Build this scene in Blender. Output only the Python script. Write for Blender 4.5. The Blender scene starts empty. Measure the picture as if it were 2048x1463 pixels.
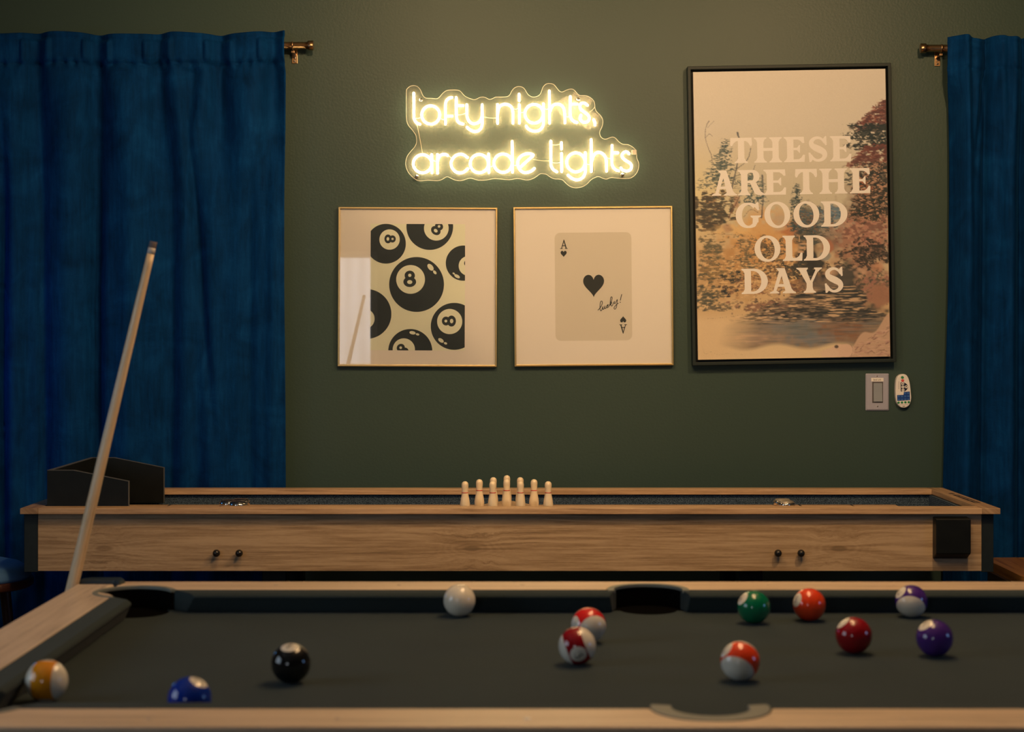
import bpy, bmesh, math, random
import numpy as np
from mathutils import Vector, Matrix
from mathutils.geometry import tessellate_polygon

sc = bpy.context.scene
COL = sc.collection
PI = math.pi
R = math.radians

# ------------------------------------------------------------------ camera
F = 3413.0                       # focal length in pixels of the 2048 wide frame (60 mm on 36 mm)
CX, CY, CZ = 1026.0, 665.0, 1.267  # principal point in the frame, camera height
cam_d = bpy.data.cameras.new('camera')
cam_d.lens = 60.0
cam_d.sensor_width = 36.0
cam_d.shift_x = -(CX - 1024.0) / 2048.0
cam_d.shift_y = -(731.5 - CY) / 2048.0
cam_d.clip_start = 0.05
cam_d.dof.use_dof = True
cam_d.dof.focus_distance = 5.25
cam_d.dof.aperture_fstop = 5.6
cam_d.dof.aperture_blades = 9
cam = bpy.data.objects.new('camera', cam_d)
cam.location = (0, 0, CZ)
cam.rotation_euler = (PI / 2, 0, 0)
COL.objects.link(cam)
sc.camera = cam

# ------------------------------------------------------------------ world, lights, exposure
w = bpy.data.worlds.new('world')
sc.world = w
w.use_nodes = True
w.node_tree.nodes['Background'].inputs[0].default_value = (0.10, 0.13, 0.18, 1)
w.node_tree.nodes['Background'].inputs[1].default_value = 0.05
sc.view_settings.view_transform = 'Standard'
sc.view_settings.look = 'None'
sc.view_settings.exposure = 0.0
sc.view_settings.gamma = 1.0

WARM = (1.0, 0.62, 0.30)
BLUE = (0.25, 0.55, 1.0)


def light(name, kind, loc, energy, color, size=0.05, target=None, **kw):
    d = bpy.data.lights.new(name, kind)
    d.energy = energy
    d.color = color
    if kind == 'AREA':
        d.shape = 'RECTANGLE'
        d.size, d.size_y = size
    else:
        d.shadow_soft_size = size
    for k, v in kw.items():
        setattr(d, k, v)
    o = bpy.data.objects.new(name, d)
    o.location = loc
    if target is not None:
        o.rotation_euler = (Vector(target) - Vector(loc)).to_track_quat('-Z', 'Y').to_euler()
    COL.objects.link(o)
    return o


# pendant cluster of small bulbs above the far rail of the pool table
for i, (dx, dy) in enumerate([(-.13, -.36), (.13, -.36), (0, -.18), (-.19, -.04), (.19, 0), (0, .05),
                              (-.13, .27), (.14, .27), (0, .46), (-.06, -.54), (.08, .60)]):
    light('pendant_bulb', 'POINT', (.44 + dx, 2.96 + dy, 2.32), 4.3, WARM, .045)
# unseen spots, added to brighten the back wall
light('wall_fill_spot', 'SPOT', (1.15, 3.35, 2.56), 80, WARM, .05, (.55, 5.46, 1.45), spot_size=R(112), spot_blend=.7)
light('wall_fill_spot', 'SPOT', (-.25, 3.5, 2.56), 62, WARM, .05, (-.35, 5.46, 1.4), spot_size=R(105), spot_blend=.9)
# cool light of a machine low on the left, daylight from the left wall
light('arcade_glow', 'POINT', (-2.02, 4.98, 1.2), 2.4, (.10, .42, 1.0), .10)
light('arcade_glow', 'AREA', (2.5, 2.3, 1.25), 2.5, (.25, .5, 1.0), (.4, .4), (.6, 2.7, .8))

# ------------------------------------------------------------------ helpers


def lin(c):
    c = c / 255.0
    return c / 12.92 if c <= .04045 else ((c + .055) / 1.055) ** 2.4


LW = (.75, .47, .25)


def A(r, g, b):
    """paint colour of a thing that looks (r,g,b) under the warm lamps"""
    return tuple(min(.88, lin(v) / l) for v, l in zip((r, g, b), LW))


class NT:
    def __init__(self, name):
        self.m = bpy.data.materials.new(name)
        self.m.use_nodes = True
        self.t = self.m.node_tree
        self.p = self.t.nodes['Principled BSDF']

    def n(self, typ, **kw):
        nd = self.t.nodes.new(typ)
        ins = kw.pop('ins', {})
        for k, v in kw.items():
            setattr(nd, k, v)
        for k, v in ins.items():
            if isinstance(v, bpy.types.NodeSocket):
                self.t.links.new(v, nd.inputs[k])
            else:
                nd.inputs[k].default_value = v
        return nd

    def link(self, a, b):
        self.t.links.new(a, b)

    def math(self, op, a, b=0.0, c=None):
        ins = {0: a, 1: b}
        if c is not None:
            ins[2] = c
        return self.n('ShaderNodeMath', operation=op, ins=ins).outputs[0]

    def mix(self, fac, a, b, mode='MIX'):
        nd = self.n('ShaderNodeMix', data_type='RGBA', blend_type=mode)
        for sock, v in ((nd.inputs[0], fac), (nd.inputs[6], a), (nd.inputs[7], b)):
            if isinstance(v, bpy.types.NodeSocket):
                self.link(v, sock)
            elif hasattr(v, '__len__'):
                sock.default_value = (*v[:3], 1)
            else:
                sock.default_value = v
        return nd.outputs[2]

    def ramp(self, fac, stops):
        nd = self.n('ShaderNodeValToRGB')
        cr = nd.color_ramp
        while len(cr.elements) < len(stops):
            cr.elements.new(.5)
        for e, (p, c) in zip(cr.elements, stops):
            e.position = p
            e.color = (*c, 1) if len(c) == 3 else c
        self.link(fac, nd.inputs[0])
        return nd.outputs[0]

    def noise(self, vec, scale, detail=3, rough=.5, dist=0.0):
        nd = self.n('ShaderNodeTexNoise', ins={'Scale': scale, 'Detail': detail, 'Roughness': rough, 'Distortion': dist})
        self.link(vec, nd.inputs['Vector'])
        return nd.outputs[0]

    def coord(self, scale=(1, 1, 1), loc=(0, 0, 0)):
        tc = self.n('ShaderNodeTexCoord')
        mp = self.n('ShaderNodeMapping')
        mp.inputs['Scale'].default_value = scale
        mp.inputs['Location'].default_value = loc
        self.link(tc.outputs['Object'], mp.inputs[0])
        return mp.outputs[0]

    def bump(self, h, strength=.2, dist=.002):
        b = self.n('ShaderNodeBump', ins={'Strength': strength, 'Distance': dist, 'Height': h})
        self.link(b.outputs[0], self.p.inputs['Normal'])


def plain(name, col, rough=.5, metal=0.0, spec=.5, coat=0.0, noise=0.0, nscale=30, bump=0.0, sheen=0.0, emit=None):
    t = NT(name)
    p = t.p
    p.inputs['Base Color'].default_value = (*col, 1)
    p.inputs['Roughness'].default_value = rough
    p.inputs['Metallic'].default_value = metal
    p.inputs['Specular IOR Level'].default_value = spec
    p.inputs['Coat Weight'].default_value = coat
    p.inputs['Coat Roughness'].default_value = .06
    p.inputs['Sheen Weight'].default_value = sheen
    if emit:
        p.inputs['Emission Color'].default_value = (*emit[0], 1)
        p.inputs['Emission Strength'].default_value = emit[1]
    if noise or bump:
        v = t.coord()
        f = t.noise(v, nscale, 4)
        if noise:
            lo = tuple(c * (1 - noise) for c in col)
            hi = tuple(min(1, c * (1 + noise)) for c in col)
            t.link(t.ramp(f, [(.3, lo), (.7, hi)]), p.inputs['Base Color'])
        if bump:
            t.bump(f, bump)
    return t.m


def oak(name, light_c, dark_c, axis='x', knots=None, rough=.45, scale=1.0):
    """procedural oak: grain runs along the axis; knots = (x0, z0, period)"""
    t = NT(name)
    tc = t.n('ShaderNodeTexCoord')
    sep = t.n('ShaderNodeSeparateXYZ')
    t.link(tc.outputs['Object'], sep.inputs[0])
    x, y, z = sep.outputs
    if axis == 'y':
        x, y = y, x
    if axis == 'z':
        x, z = z, x
    q = t.math('ADD', z, t.math('MULTIPLY', y, .8))
    if knots:
        x0, z0, per = knots
        xm = t.math('SUBTRACT', t.math('MULTIPLY', t.math('FRACT', t.math('DIVIDE', t.math('ADD', x, 50 * per - x0 + per / 2), per)), per), per / 2)
        dz = t.math('SUBTRACT', z, z0)
        d2 = t.math('ADD', t.math('POWER', t.math('MULTIPLY', t.math('ABSOLUTE', xm), 11.0), 2.0), t.math('POWER', t.math('MULTIPLY', t.math('ABSOLUTE', dz), 32.0), 2.0))
        nz = t.n('ShaderNodeCombineXYZ', ins={0: t.math('MULTIPLY', x, 22.0), 2: t.math('MULTIPLY', z, 60.0)})
        d2 = t.math('MULTIPLY', d2, t.math('ADD', t.math('MULTIPLY', t.noise(nz.outputs[0], 1.0, 3, .6), 1.6), .2))
        kn = t.math('EXPONENT', t.math('MULTIPLY', d2, -1.0))
        # grain lines flow around the knot: compress them towards it
        q = t.math('ADD', q, t.math('MULTIPLY', t.math('MULTIPLY', kn, dz), 1.1))
    c1 = t.n('ShaderNodeCombineXYZ', ins={0: t.math('MULTIPLY', x, 1.3 * scale), 1: 0.0, 2: t.math('MULTIPLY', q, 26 * scale)})
    warp = t.noise(c1.outputs[0], 1.0, 3, .55, .6)
    c2 = t.n('ShaderNodeCombineXYZ', ins={0: t.math('MULTIPLY', x, 5 * scale), 1: t.math('MULTIPLY', warp, 2.2), 2: t.math('MULTIPLY', q, 150 * scale)})
    fine = t.noise(c2.outputs[0], 1.0, 4, .65)
    c3 = t.n('ShaderNodeCombineXYZ', ins={0: t.math('MULTIPLY', x, 60 * scale), 1: 0.0, 2: t.math('MULTIPLY', q, 900 * scale)})
    pore = t.noise(c3.outputs[0], 1.0, 2, .5)
    lines = t.math('ADD', t.math('MULTIPLY', t.math('SINE', t.math('MULTIPLY', t.math('ADD', warp, t.math('MULTIPLY', q, 2.0)), 34.0)), .10), .5)
    f = t.math('ADD', t.math('MULTIPLY', t.math('SUBTRACT', fine, .5), .8), t.math('ADD', t.math('MULTIPLY', warp, .32), t.math('ADD', t.math('MULTIPLY', lines, .42), .14)))
    f = t.math('ADD', f, t.math('MULTIPLY', t.math('SUBTRACT', pore, .5), .22))
    if knots:
        core = t.math('EXPONENT', t.math('MULTIPLY', d2, -14.0))
        ring = t.math('MULTIPLY', t.math('SINE', t.math('MULTIPLY', t.math('SQRT', d2), 26.0)), t.math('MULTIPLY', kn, .045))
        f = t.math('SUBTRACT', t.math('ADD', f, ring), t.math('MULTIPLY', core, .26))
    col = t.ramp(f, [(.28, tuple(c * .62 for c in dark_c)), (.43, dark_c), (.60, light_c), (.8, tuple(min(.9, c * 1.12) for c in light_c))])
    t.link(col, t.p.inputs['Base Color'])
    t.p.inputs['Roughness'].default_value = rough
    t.bump(f, .08, .001)
    return t.m


class MB:
    """collects geometry; build() links it as ONE mesh object"""

    def __init__(self):
        self.v, self.f, self.mi, self.sm = [], [], [], []

    def add(self, vs, fs, mi=0, smooth=False):
        b = len(self.v)
        self.v += [tuple(p) for p in vs]
        for f in fs:
            self.f.append([b + i for i in f])
            self.mi.append(mi)
            self.sm.append(smooth)
        return self

    def box(self, x0, x1, y0, y1, z0, z1, mi=0):
        v = [(x, y, z) for x in (x0, x1) for y in (y0, y1) for z in (z0, z1)]
        return self.add(v, [(0, 1, 3, 2), (4, 6, 7, 5), (0, 4, 5, 1), (2, 3, 7, 6), (0, 2, 6, 4), (1, 5, 7, 3)], mi)

    def flat(self, outline, holes=(), fn=None, mi=0):
        """filled 2D polygon; fn maps (a,b) to 3D"""
        polys = [[Vector((p[0], p[1], 0)) for p in outline]] + [[Vector((p[0], p[1], 0)) for p in h] for h in holes]
        tris = tessellate_polygon(polys)
        pts = [p for pl in polys for p in pl]
        vs = [fn(p.x, p.y) for p in pts]
        out = []
        for a, b, c in tris:
            n = (Vector(vs[b]) - Vector(vs[a])).cross(Vector(vs[c]) - Vector(vs[a]))
            out.append((a, b, c))
        return self.add(vs, out, mi)

    def prism(self, outline, fn, a0, a1, holes=(), mi=0, mi_side=None, smooth=False):
        """outline (p,q) extruded from a0 to a1; fn(p,q,a) -> 3D"""
        ms = mi if mi_side is None else mi_side
        for a in (a0, a1):
            self.flat(outline, holes, lambda p, q, a=a: fn(p, q, a), mi)
        for loop in [outline] + list(holes):
            n = len(loop)
            vs = [fn(p, q, a0) for p, q in loop] + [fn(p, q, a1) for p, q in loop]
            self.add(vs, [(i, (i + 1) % n, n + (i + 1) % n, n + i) for i in range(n)], ms, smooth)
        return self

    def lathe(self, prof, c=(0, 0, 0), seg=24, axis='z', mi=0, smooth=True):
        n = len(prof)
        vs, fs = [], []
        for i in range(seg):
            a = 2 * PI * i / seg
            ca, sa = math.cos(a), math.sin(a)
            for r, h in prof:
                p = {'z': (r * ca, r * sa, h), 'y': (r * ca, h, r * sa), 'x': (h, r * ca, r * sa)}[axis]
                vs.append((c[0] + p[0], c[1] + p[1], c[2] + p[2]))
        for i in range(seg):
            j = (i + 1) % seg
            for k in range(n - 1):
                fs.append((i * n + k, j * n + k, j * n + k + 1, i * n + k + 1))
        self.add(vs, fs, mi, smooth)
        for k, rev in ((0, False), (n - 1, True)):
            if prof[k][0] > 1e-6:
                self.add([vs[i * n + k] for i in range(seg)], [tuple(range(seg))], mi)
        return self

    def tube(self, pts, r, seg=10, closed=False, mi=0, caps=True):
        pts = [Vector(p) for p in pts]
        n = len(pts)
        rs = r if hasattr(r, '__len__') else [r] * n
        rings = []
        ref = Vector((0, 1, 0.0))
        for i, p in enumerate(pts):
            a = pts[(i - 1) % n] if (i > 0 or closed) else p
            b = pts[(i + 1) % n] if (i < n - 1 or closed) else p
            t = (b - a).normalized()
            u = ref - t * ref.dot(t)
            if u.length < .05:
                u = Vector((1, 0, .2)) - t * Vector((1, 0, .2)).dot(t)
            u.normalize()
            w_ = t.cross(u)
            rings.append([p + (u * math.cos(2 * PI * k / seg) + w_ * math.sin(2 * PI * k / seg)) * rs[i] for k in range(seg)])
        ends = []
        if caps and not closed:           # rounded ends
            def cap(p, t, r0, ring):
                out = []
                for s in (.5, .8, .96):
                    out.append([p + (q - p) * math.sqrt(1 - s * s) + t * (r0 * s) for q in ring])
                return out
            t0 = (pts[0] - pts[1]).normalized()
            t1 = (pts[-1] - pts[-2]).normalized()
            rings = cap(pts[0], t0, rs[0], rings[0])[::-1] + rings + cap(pts[-1], t1, rs[-1], rings[-1])
        vs = [q for ring in rings for q in ring]
        m = len(rings)
        fs = []
        for i in range(m if closed else m - 1):
            j = (i + 1) % m
            for k in range(seg):
                l = (k + 1) % seg
                fs.append((i * seg + k, i * seg + l, j * seg + l, j * seg + k))
        if not closed:
            fs.append(tuple(range(seg)))
            fs.append(tuple(range((m - 1) * seg, m * seg)))
        return self.add(vs, fs, mi, True)

    def ribbon(self, pts, widths, fn, mi=0):
        """flat stroke of varying width"""
        n = len(pts)
        ws = widths if hasattr(widths, '__len__') else [widths] * n
        vs = []
        for i, (a, b) in enumerate(pts):
            p0 = pts[max(0, i - 1)]
            p1 = pts[min(n - 1, i + 1)]
            tx, ty = p1[0] - p0[0], p1[1] - p0[1]
            l = math.hypot(tx, ty) or 1
            nx, ny = -ty / l * ws[i] / 2, tx / l * ws[i] / 2
            vs += [fn(a + nx, b + ny), fn(a - nx, b - ny)]
        return self.add(vs, [(2 * i, 2 * i + 1, 2 * i + 3, 2 * i + 2) for i in range(n - 1)], mi)

    def build(self, name, mats, parent=None, bevel=0.0, segs=2, subsurf=0, origin=None, recalc=True):
        off = Vector((0, 0, 0))
        if parent is not None:
            off = world_loc(parent)
        elif origin is not None:
            off = Vector(origin)
        me = bpy.data.meshes.new(name)
        me.from_pydata([tuple(Vector(p) - off) for p in self.v], [], self.f)
        if not isinstance(mats, (list, tuple)):
            mats = [mats]
        for m in mats:
            me.materials.append(m)
        me.polygons.foreach_set('material_index', self.mi)
        me.polygons.foreach_set('use_smooth', self.sm)
        if recalc:
            bm = bmesh.new()
            bm.from_mesh(me)
            bmesh.ops.remove_doubles(bm, verts=bm.verts, dist=1e-6)
            bmesh.ops.recalc_face_normals(bm, faces=bm.faces)
            bm.to_mesh(me)
            bm.free()
        me.update()
        o = bpy.data.objects.new(name, me)
        COL.objects.link(o)
        if parent is not None:
            o.parent = parent
        elif origin is not None:
            o.location = origin
        if bevel:
            md = o.modifiers.new('bevel', 'BEVEL')
            md.width = bevel
            md.segments = segs
            md.limit_method = 'ANGLE'
            md.angle_limit = R(35)
        if subsurf:
            md = o.modifiers.new('subd', 'SUBSURF')
            md.levels = md.render_levels = subsurf
        return o


def world_loc(o):
    v = Vector((0, 0, 0))
    while o is not None:
        v += Vector(o.location)
        o = o.parent
    return v


def tag(o, label, cat, group=None):
    o['label'] = label
    o['category'] = cat
    if group:
        o['group'] = group
    return o


def thing(name, label, cat, loc=(0, 0, 0), group=None):
    o = bpy.data.objects.new(name, None)
    o.empty_display_size = .05
    o.location = loc
    COL.objects.link(o)
    return tag(o, label, cat, group)


def struct(o):
    o['kind'] = 'structure'
    return o


def copy_tree(o, parent=None):
    c = o.copy()
    COL.objects.link(c)
    if parent is not None:
        c.parent = parent
    for ch in list(o.children):
        copy_tree(ch, c)
    return c


def P(px, py, Y):
    """point at depth Y seen at this place of the frame"""
    return Vector(((px - CX) * Y / F, Y, CZ - (py - CY) * Y / F))


def spline(pts, n=6, closed=False):
    """Catmull-Rom through 2D points"""
    out = []
    N = len(pts)
    for i in range(N if closed else N - 1):
        p0 = pts[(i - 1) % N] if (closed or i > 0) else pts[0]
        p1 = pts[i]
        p2 = pts[(i + 1) % N]
        p3 = pts[(i + 2) % N] if (closed or i < N - 2) else pts[-1]
        for k in range(n):
            t = k / n
            out.append(tuple(.5 * ((2 * b) + (-a + c) * t + (2 * a - 5 * b + 4 * c - d) * t * t + (-a + 3 * b - 3 * c + d) * t ** 3)
                             for a, b, c, d in zip(p0, p1, p2, p3)))
    if not closed:
        out.append(tuple(pts[-1]))
    return out


def ellipse(cx, cy, rx, ry=None, n=48, rot=0.0, a0=0.0, a1=2 * PI):
    ry = rx if ry is None else ry
    full = abs(a1 - a0 - 2 * PI) < 1e-6
    m = n if full else n + 1
    out = []
    for i in range(m):
        a = a0 + (a1 - a0) * i / n
        x, y = rx * math.cos(a), ry * math.sin(a)
        out.append((cx + x * math.cos(rot) - y * math.sin(rot), cy + x * math.sin(rot) + y * math.cos(rot)))
    return out


def rrect(x0, y0, x1, y1, r, n=6):
    out = []
    for cx, cy, s in ((x1 - r, y1 - r, 0), (x0 + r, y1 - r, 1), (x0 + r, y0 + r, 2), (x1 - r, y0 + r, 3)):
        for i in range(n + 1):
            a = PI / 2 * (s + i / n)
            out.append((cx + r * math.cos(a), cy + r * math.sin(a)))
    return out


def clip(poly, x0, y0, x1, y1):
    def cut(pl, inside, inter):
        out = []
        for i, b in enumerate(pl):
            a = pl[i - 1]
            if inside(b):
                if not inside(a):
                    out.append(inter(a, b))
                out.append(b)
            elif inside(a):
                out.append(inter(a, b))
        return out

    def ix(c):
        return lambda a, b: (c, a[1] + (b[1] - a[1]) * (c - a[0]) / (b[0] - a[0]))

    def iy(c):
        return lambda a, b: (a[0] + (b[0] - a[0]) * (c - a[1]) / (b[1] - a[1]), c)
    for ins, it in ((lambda p: p[0] >= x0, ix(x0)), (lambda p: p[0] <= x1, ix(x1)), (lambda p: p[1] >= y0, iy(y0)), (lambda p: p[1] <= y1, iy(y1))):
        if poly:
            poly = cut(poly, ins, it)
    return poly


# ------------------------------------------------------------------ materials
M = {}


def wall_material():
    t = NT('green_wall_paint')
    v = t.coord()
    big = t.noise(v, 1.2, 2)
    t.link(t.ramp(big, [(.3, (.037, .071, .062)), (.7, (.042, .078, .068))]), t.p.inputs['Base Color'])
    t.p.inputs['Roughness'].default_value = .45
    t.p.inputs['Specular IOR Level'].default_value = .36
    peel = t.noise(v, 130, 3, .5)
    t.bump(peel, .22, .0022)
    return t.m


M['wall'] = wall_material()
M['other_wall'] = plain('room_wall_paint', (.11, .12, .10), .7)
M['ceiling'] = plain('ceiling_paint', (.45, .43, .40), .8)
M['floor'] = oak('floor_boards', (.10, .06, .035), (.05, .03, .018), 'x', None, .5)
M['baseboard'] = plain('baseboard_paint', (.06, .09, .07), .5)
M['oak_panel'] = oak('oak_laminate_panel', (.45, .33, .205), (.315, .215, .122), 'x', (-.112, .683, .995), .5)
M['oak_rail'] = oak('oak_laminate_rail', (.54, .37, .225), (.41, .265, .15), 'x', None, .42)
M['oak_end'] = oak('oak_laminate_end', (.44, .30, .18), (.31, .195, .108), 'y', None, .42)
M['oak_field'] = oak('oak_playfield', (.60, .42, .26), (.45, .29, .165), 'x', None, .3)
M['pool_wood'] = oak('pool_rail_wood', (.76, .59, .42), (.66, .50, .34), 'x', None, .4, .7)
M['pool_wood_y'] = oak('pool_rail_wood_side', (.72, .58, .44), (.62, .49, .36), 'y', None, .4, .7)
M['black_lam'] = plain('charcoal_laminate', (.013, .021, .026), .45, spec=.3, noise=.15, nscale=60)
M['black_box'] = plain('black_melamine', (.0065, .0085, .009), .42, spec=.22, noise=.2, nscale=25)
M['edge'] = plain('worn_edge', (.085, .09, .092), .45)
M['black_plastic'] = plain('black_plastic', (.012, .012, .012), .22)
M['dark'] = plain('black_void_liner', (.004, .004, .004), .9, spec=0.0)
M['rim'] = plain('pocket_rim_rubber', (.19, .21, .19), .5)
M['casting'] = plain('corner_casting', (.022, .034, .042), .45)
M['steel'] = plain('polished_chrome', (.75, .72, .68), .12, 1.0)
M['puck_cap'] = plain('puck_cap_silver', (.45, .42, .36), .3, .6)
M['puck_dark'] = plain('puck_cap_dark', (.02, .02, .02), .25)
M['bronze'] = plain('brushed_bronze', (.42, .27, .15), .28, 1.0)
M['gold'] = plain('gold_aluminium', (.70, .53, .24), .34, 1.0)
M['mat_board'] = plain('white_mat_board', A(209, 168, 123), .85)
M['print_cream'] = plain('print_cream', A(207, 173, 118), .85)
M['print_ink'] = plain('print_ink', (.026, .042, .052), .7)
M['card'] = plain('print_card_beige', A(193, 154, 109), .85)
M['ink_brown'] = plain('print_ink_warm', (.030, .040, .044), .7)
M['poster_frame'] = plain('poster_frame_green_black', (.013, .024, .025), .5, spec=.3)
M['poster_gap'] = plain('poster_frame_inner', (.006, .006, .005), .6)
M['poster_text'] = plain('poster_letter_ink', A(222, 178, 137), .8, noise=.03, nscale=400)
M['switch'] = plain('switch_plate_taupe', A(150, 124, 104), .4)
M['rocker'] = plain('switch_rocker_taupe', A(128, 110, 88), .35)
M['dark_taupe'] = plain('switch_gap_taupe', (.09, .085, .09), .6)
M['sticker'] = plain('label_sticker', A(226, 188, 148), .6)
M['text'] = plain('black_print', (.02, .02, .02), .6)
M['remote'] = plain('remote_body_white', A(220, 176, 140), .4)
M['green_btn'] = plain('green_button', (.03, .26, .10), .4)
M['red_btn'] = plain('red_button', (.75, .10, .10), .4)
M['blue_pad'] = plain('blue_pad', (.01, .06, .32), .4)
M['blue_key'] = plain('blue_key', (.05, .16, .5), .4)
M['navy_pad'] = plain('navy_pad', (.012, .018, .04), .4)
M['pin'] = plain('pin_lacquer', (.82, .70, .50), .3, coat=.2, noise=.06, nscale=60)
M['pin_red'] = plain('pin_red_band', (.55, .012, .02), .35)
M['cue'] = oak('cue_maple', (.82, .64, .42), (.74, .55, .33), 'z', None, .3)
M['cue_tip'] = plain('cue_tip_leather', (.16, .13, .13), .8)
M['cue_ferrule'] = plain('cue_ferrule', (.55, .5, .45), .4)
M['cue_wrap'] = plain('cue_butt_black', (.01, .01, .012), .3)
M['seat_pale'] = plain('vinyl_seat_blue_lit', (.07, .19, .42), .45)  # blue light falling on the pale seat is put into its colour
M['stool_wood'] = plain('dark_red_wood', (.05, .016, .010), .4)
M['brown_top'] = oak('honey_wood_top', (.30, .15, .04), (.20, .09, .022), 'y', None, .35, .5)
M['dark_wood'] = plain('dark_brown_wood', (.025, .010, .006), .5)
M['window_frame'] = plain('window_frame_white', (.7, .7, .68), .5)


def cloth_material():
    t = NT('charcoal_pool_cloth')
    v = t.coord()
    a = t.noise(v, 900, 2)
    b = t.noise(v, 5, 3)
    c = t.ramp(b, [(.3, (.029, .046, .051)), (.7, (.035, .055, .060))])
    t.link(t.mix(.35, c, t.ramp(a, [(.35, (.018, .022, .021)), (.65, (.052, .06, .058))])), t.p.inputs['Base Color'])
    t.p.inputs['Roughness'].default_value = .95
    t.p.inputs['Specular IOR Level'].default_value = .15
    t.p.inputs['Sheen Weight'].default_value = .04
    t.bump(a, .1, .0005)
    return t.m


M['cloth'] = cloth_material()


def carpet_material():
    t = NT('grey_ribbed_carpet')
    v = t.coord()
    sep = t.n('ShaderNodeSeparateXYZ')
    t.link(v, sep.inputs[0])
    ribs = t.math('SINE', t.math('MULTIPLY', sep.outputs[2], 1150.0))
    vs = t.coord((420, 420, 700))
    a = t.noise(vs, 1.0, 2, .6)
    f = t.math('ADD', a, t.math('MULTIPLY', ribs, .055))
    t.link(t.ramp(f, [(.36, (.008, .014, .024)), (.52, (.050, .085, .135)), (.68, (.14, .20, .28))]), t.p.inputs['Base Color'])
    t.p.inputs['Roughness'].default_value = 1.0
    t.p.inputs['Specular IOR Level'].default_value = .1
    t.bump(f, .5, .003)
    return t.m


M['carpet'] = carpet_material()


def velvet_material():
    t = NT('blue_velvet')
    v = t.coord()
    mott = t.noise(v, 9, 4, .6, .8)
    vy = t.coord((90, 90, 9))
    streak = t.noise(vy, 1.0, 3, .6)
    f = t.math('ADD', t.math('MULTIPLY', mott, .6), t.math('MULTIPLY', streak, .4))
    t.link(t.ramp(f, [(.32, (.0007, .018, .076)), (.52, (.0014, .036, .145)), (.72, (.0032, .060, .22))]), t.p.inputs['Base Color'])
    t.p.inputs['Roughness'].default_value = .8
    t.p.inputs['Specular IOR Level'].default_value = .06
    t.p.inputs['Sheen Weight'].default_value = .12
    t.p.inputs['Sheen Roughness'].default_value = .35
    t.p.inputs['Sheen Tint'].default_value = (.03, .26, .75, 1)
    t.bump(t.math('ADD', t.noise(v, 55, 5, .65, .8), t.math('MULTIPLY', t.noise(t.coord((30, 30, 70)), 1.0, 4, .6, 1.2), .8)), .3, .004)
    return t.m


M['velvet'] = velvet_material()


def glass_material(name, rough=.0, tint=(1, 1, 1), refl=1.0):
    t = NT(name)
    out = t.t.nodes['Material Output']
    t.t.nodes.remove(t.p)
    tr = t.n('ShaderNodeBsdfTransparent', ins={0: (*tint, 1)})
    gl = t.n('ShaderNodeBsdfGlossy', ins={'Roughness': rough})
    fr = t.n('ShaderNodeFresnel', ins={0: 1.5})
    fac = t.math('MULTIPLY', fr.outputs[0], refl)
    mx = t.n('ShaderNodeMixShader', ins={0: fac})
    t.link(tr.outputs[0], mx.inputs[1])
    t.link(gl.outputs[0], mx.inputs[2])
    t.link(mx.outputs[0], out.inputs[0])
    return t.m


M['glass'] = glass_material('picture_glass', .015)
M['acrylic'] = glass_material('clear_acrylic', .01, (1, 1, 1), .10)
_t = M['acrylic'].node_tree                     # fine dust and scratches on the acrylic scatter some light
_mx = [n for n in _t.nodes if n.type == 'MIX_SHADER'][0]
_df = _t.nodes.new('ShaderNodeBsdfDiffuse')
_df.inputs[0].default_value = (.85, .80, .62, 1)
_nz = _t.nodes.new('ShaderNodeTexNoise')
_nz.inputs['Scale'].default_value = 300
_nz.inputs['Detail'].default_value = 4
_mp = _t.nodes.new('ShaderNodeMapRange')
_mp.inputs[1].default_value, _mp.inputs[2].default_value = .35, .7
_mp.inputs[3].default_value, _mp.inputs[4].default_value = .02, .10
_m2 = _t.nodes.new('ShaderNodeMixShader')
_t.links.new(_nz.outputs[0], _mp.inputs[0])
_t.links.new(_mp.outputs[0], _m2.inputs[0])
_t.links.new(_mx.outputs[0], _m2.inputs[1])
_t.links.new(_df.outputs[0], _m2.inputs[2])
_t.links.new(_m2.outputs[0], _t.nodes['Material Output'].inputs[0])
M['acrylic_edge'] = plain('acrylic_edge', (.85, .80, .66), .3)
M['wire'] = plain('clear_wire', (.80, .70, .52), .3)
M['neon'] = plain('neon_tube_lit', (.9, .85, .75), .4, emit=((1.0, .72, .36), 20.0))

# ------------------------------------------------------------------ the room
WY = 5.46
XL, XR, YB, ZC = -2.4, 3.0, -2.2, 2.62
struct(MB().box(XL, XR, WY, WY + .1, 0, ZC).build('wall_back', M['wall']))
struct(MB().box(XL - .1, XL, YB, WY + .1, 0, ZC).build('wall_left', M['other_wall']))
struct(MB().box(XR, XR + .1, YB, WY + .1, 0, ZC).build('wall_right', M['other_wall']))
struct(MB().box(XL, XR, YB - .1, YB, 0, ZC).build('wall_front', M['other_wall']))
struct(MB().box(XL - .1, XR + .1, YB - .1, WY + .1, -.1, 0).build('floor', M['floor']))
struct(MB().box(XL - .1, XR + .1, YB - .1, WY + .1, ZC, ZC + .1).build('ceiling', M['ceiling']))
struct(MB().box(XL, XR, WY - .015, WY, 0, .11).build('baseboard_back', M['baseboard'], bevel=.003))


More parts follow.
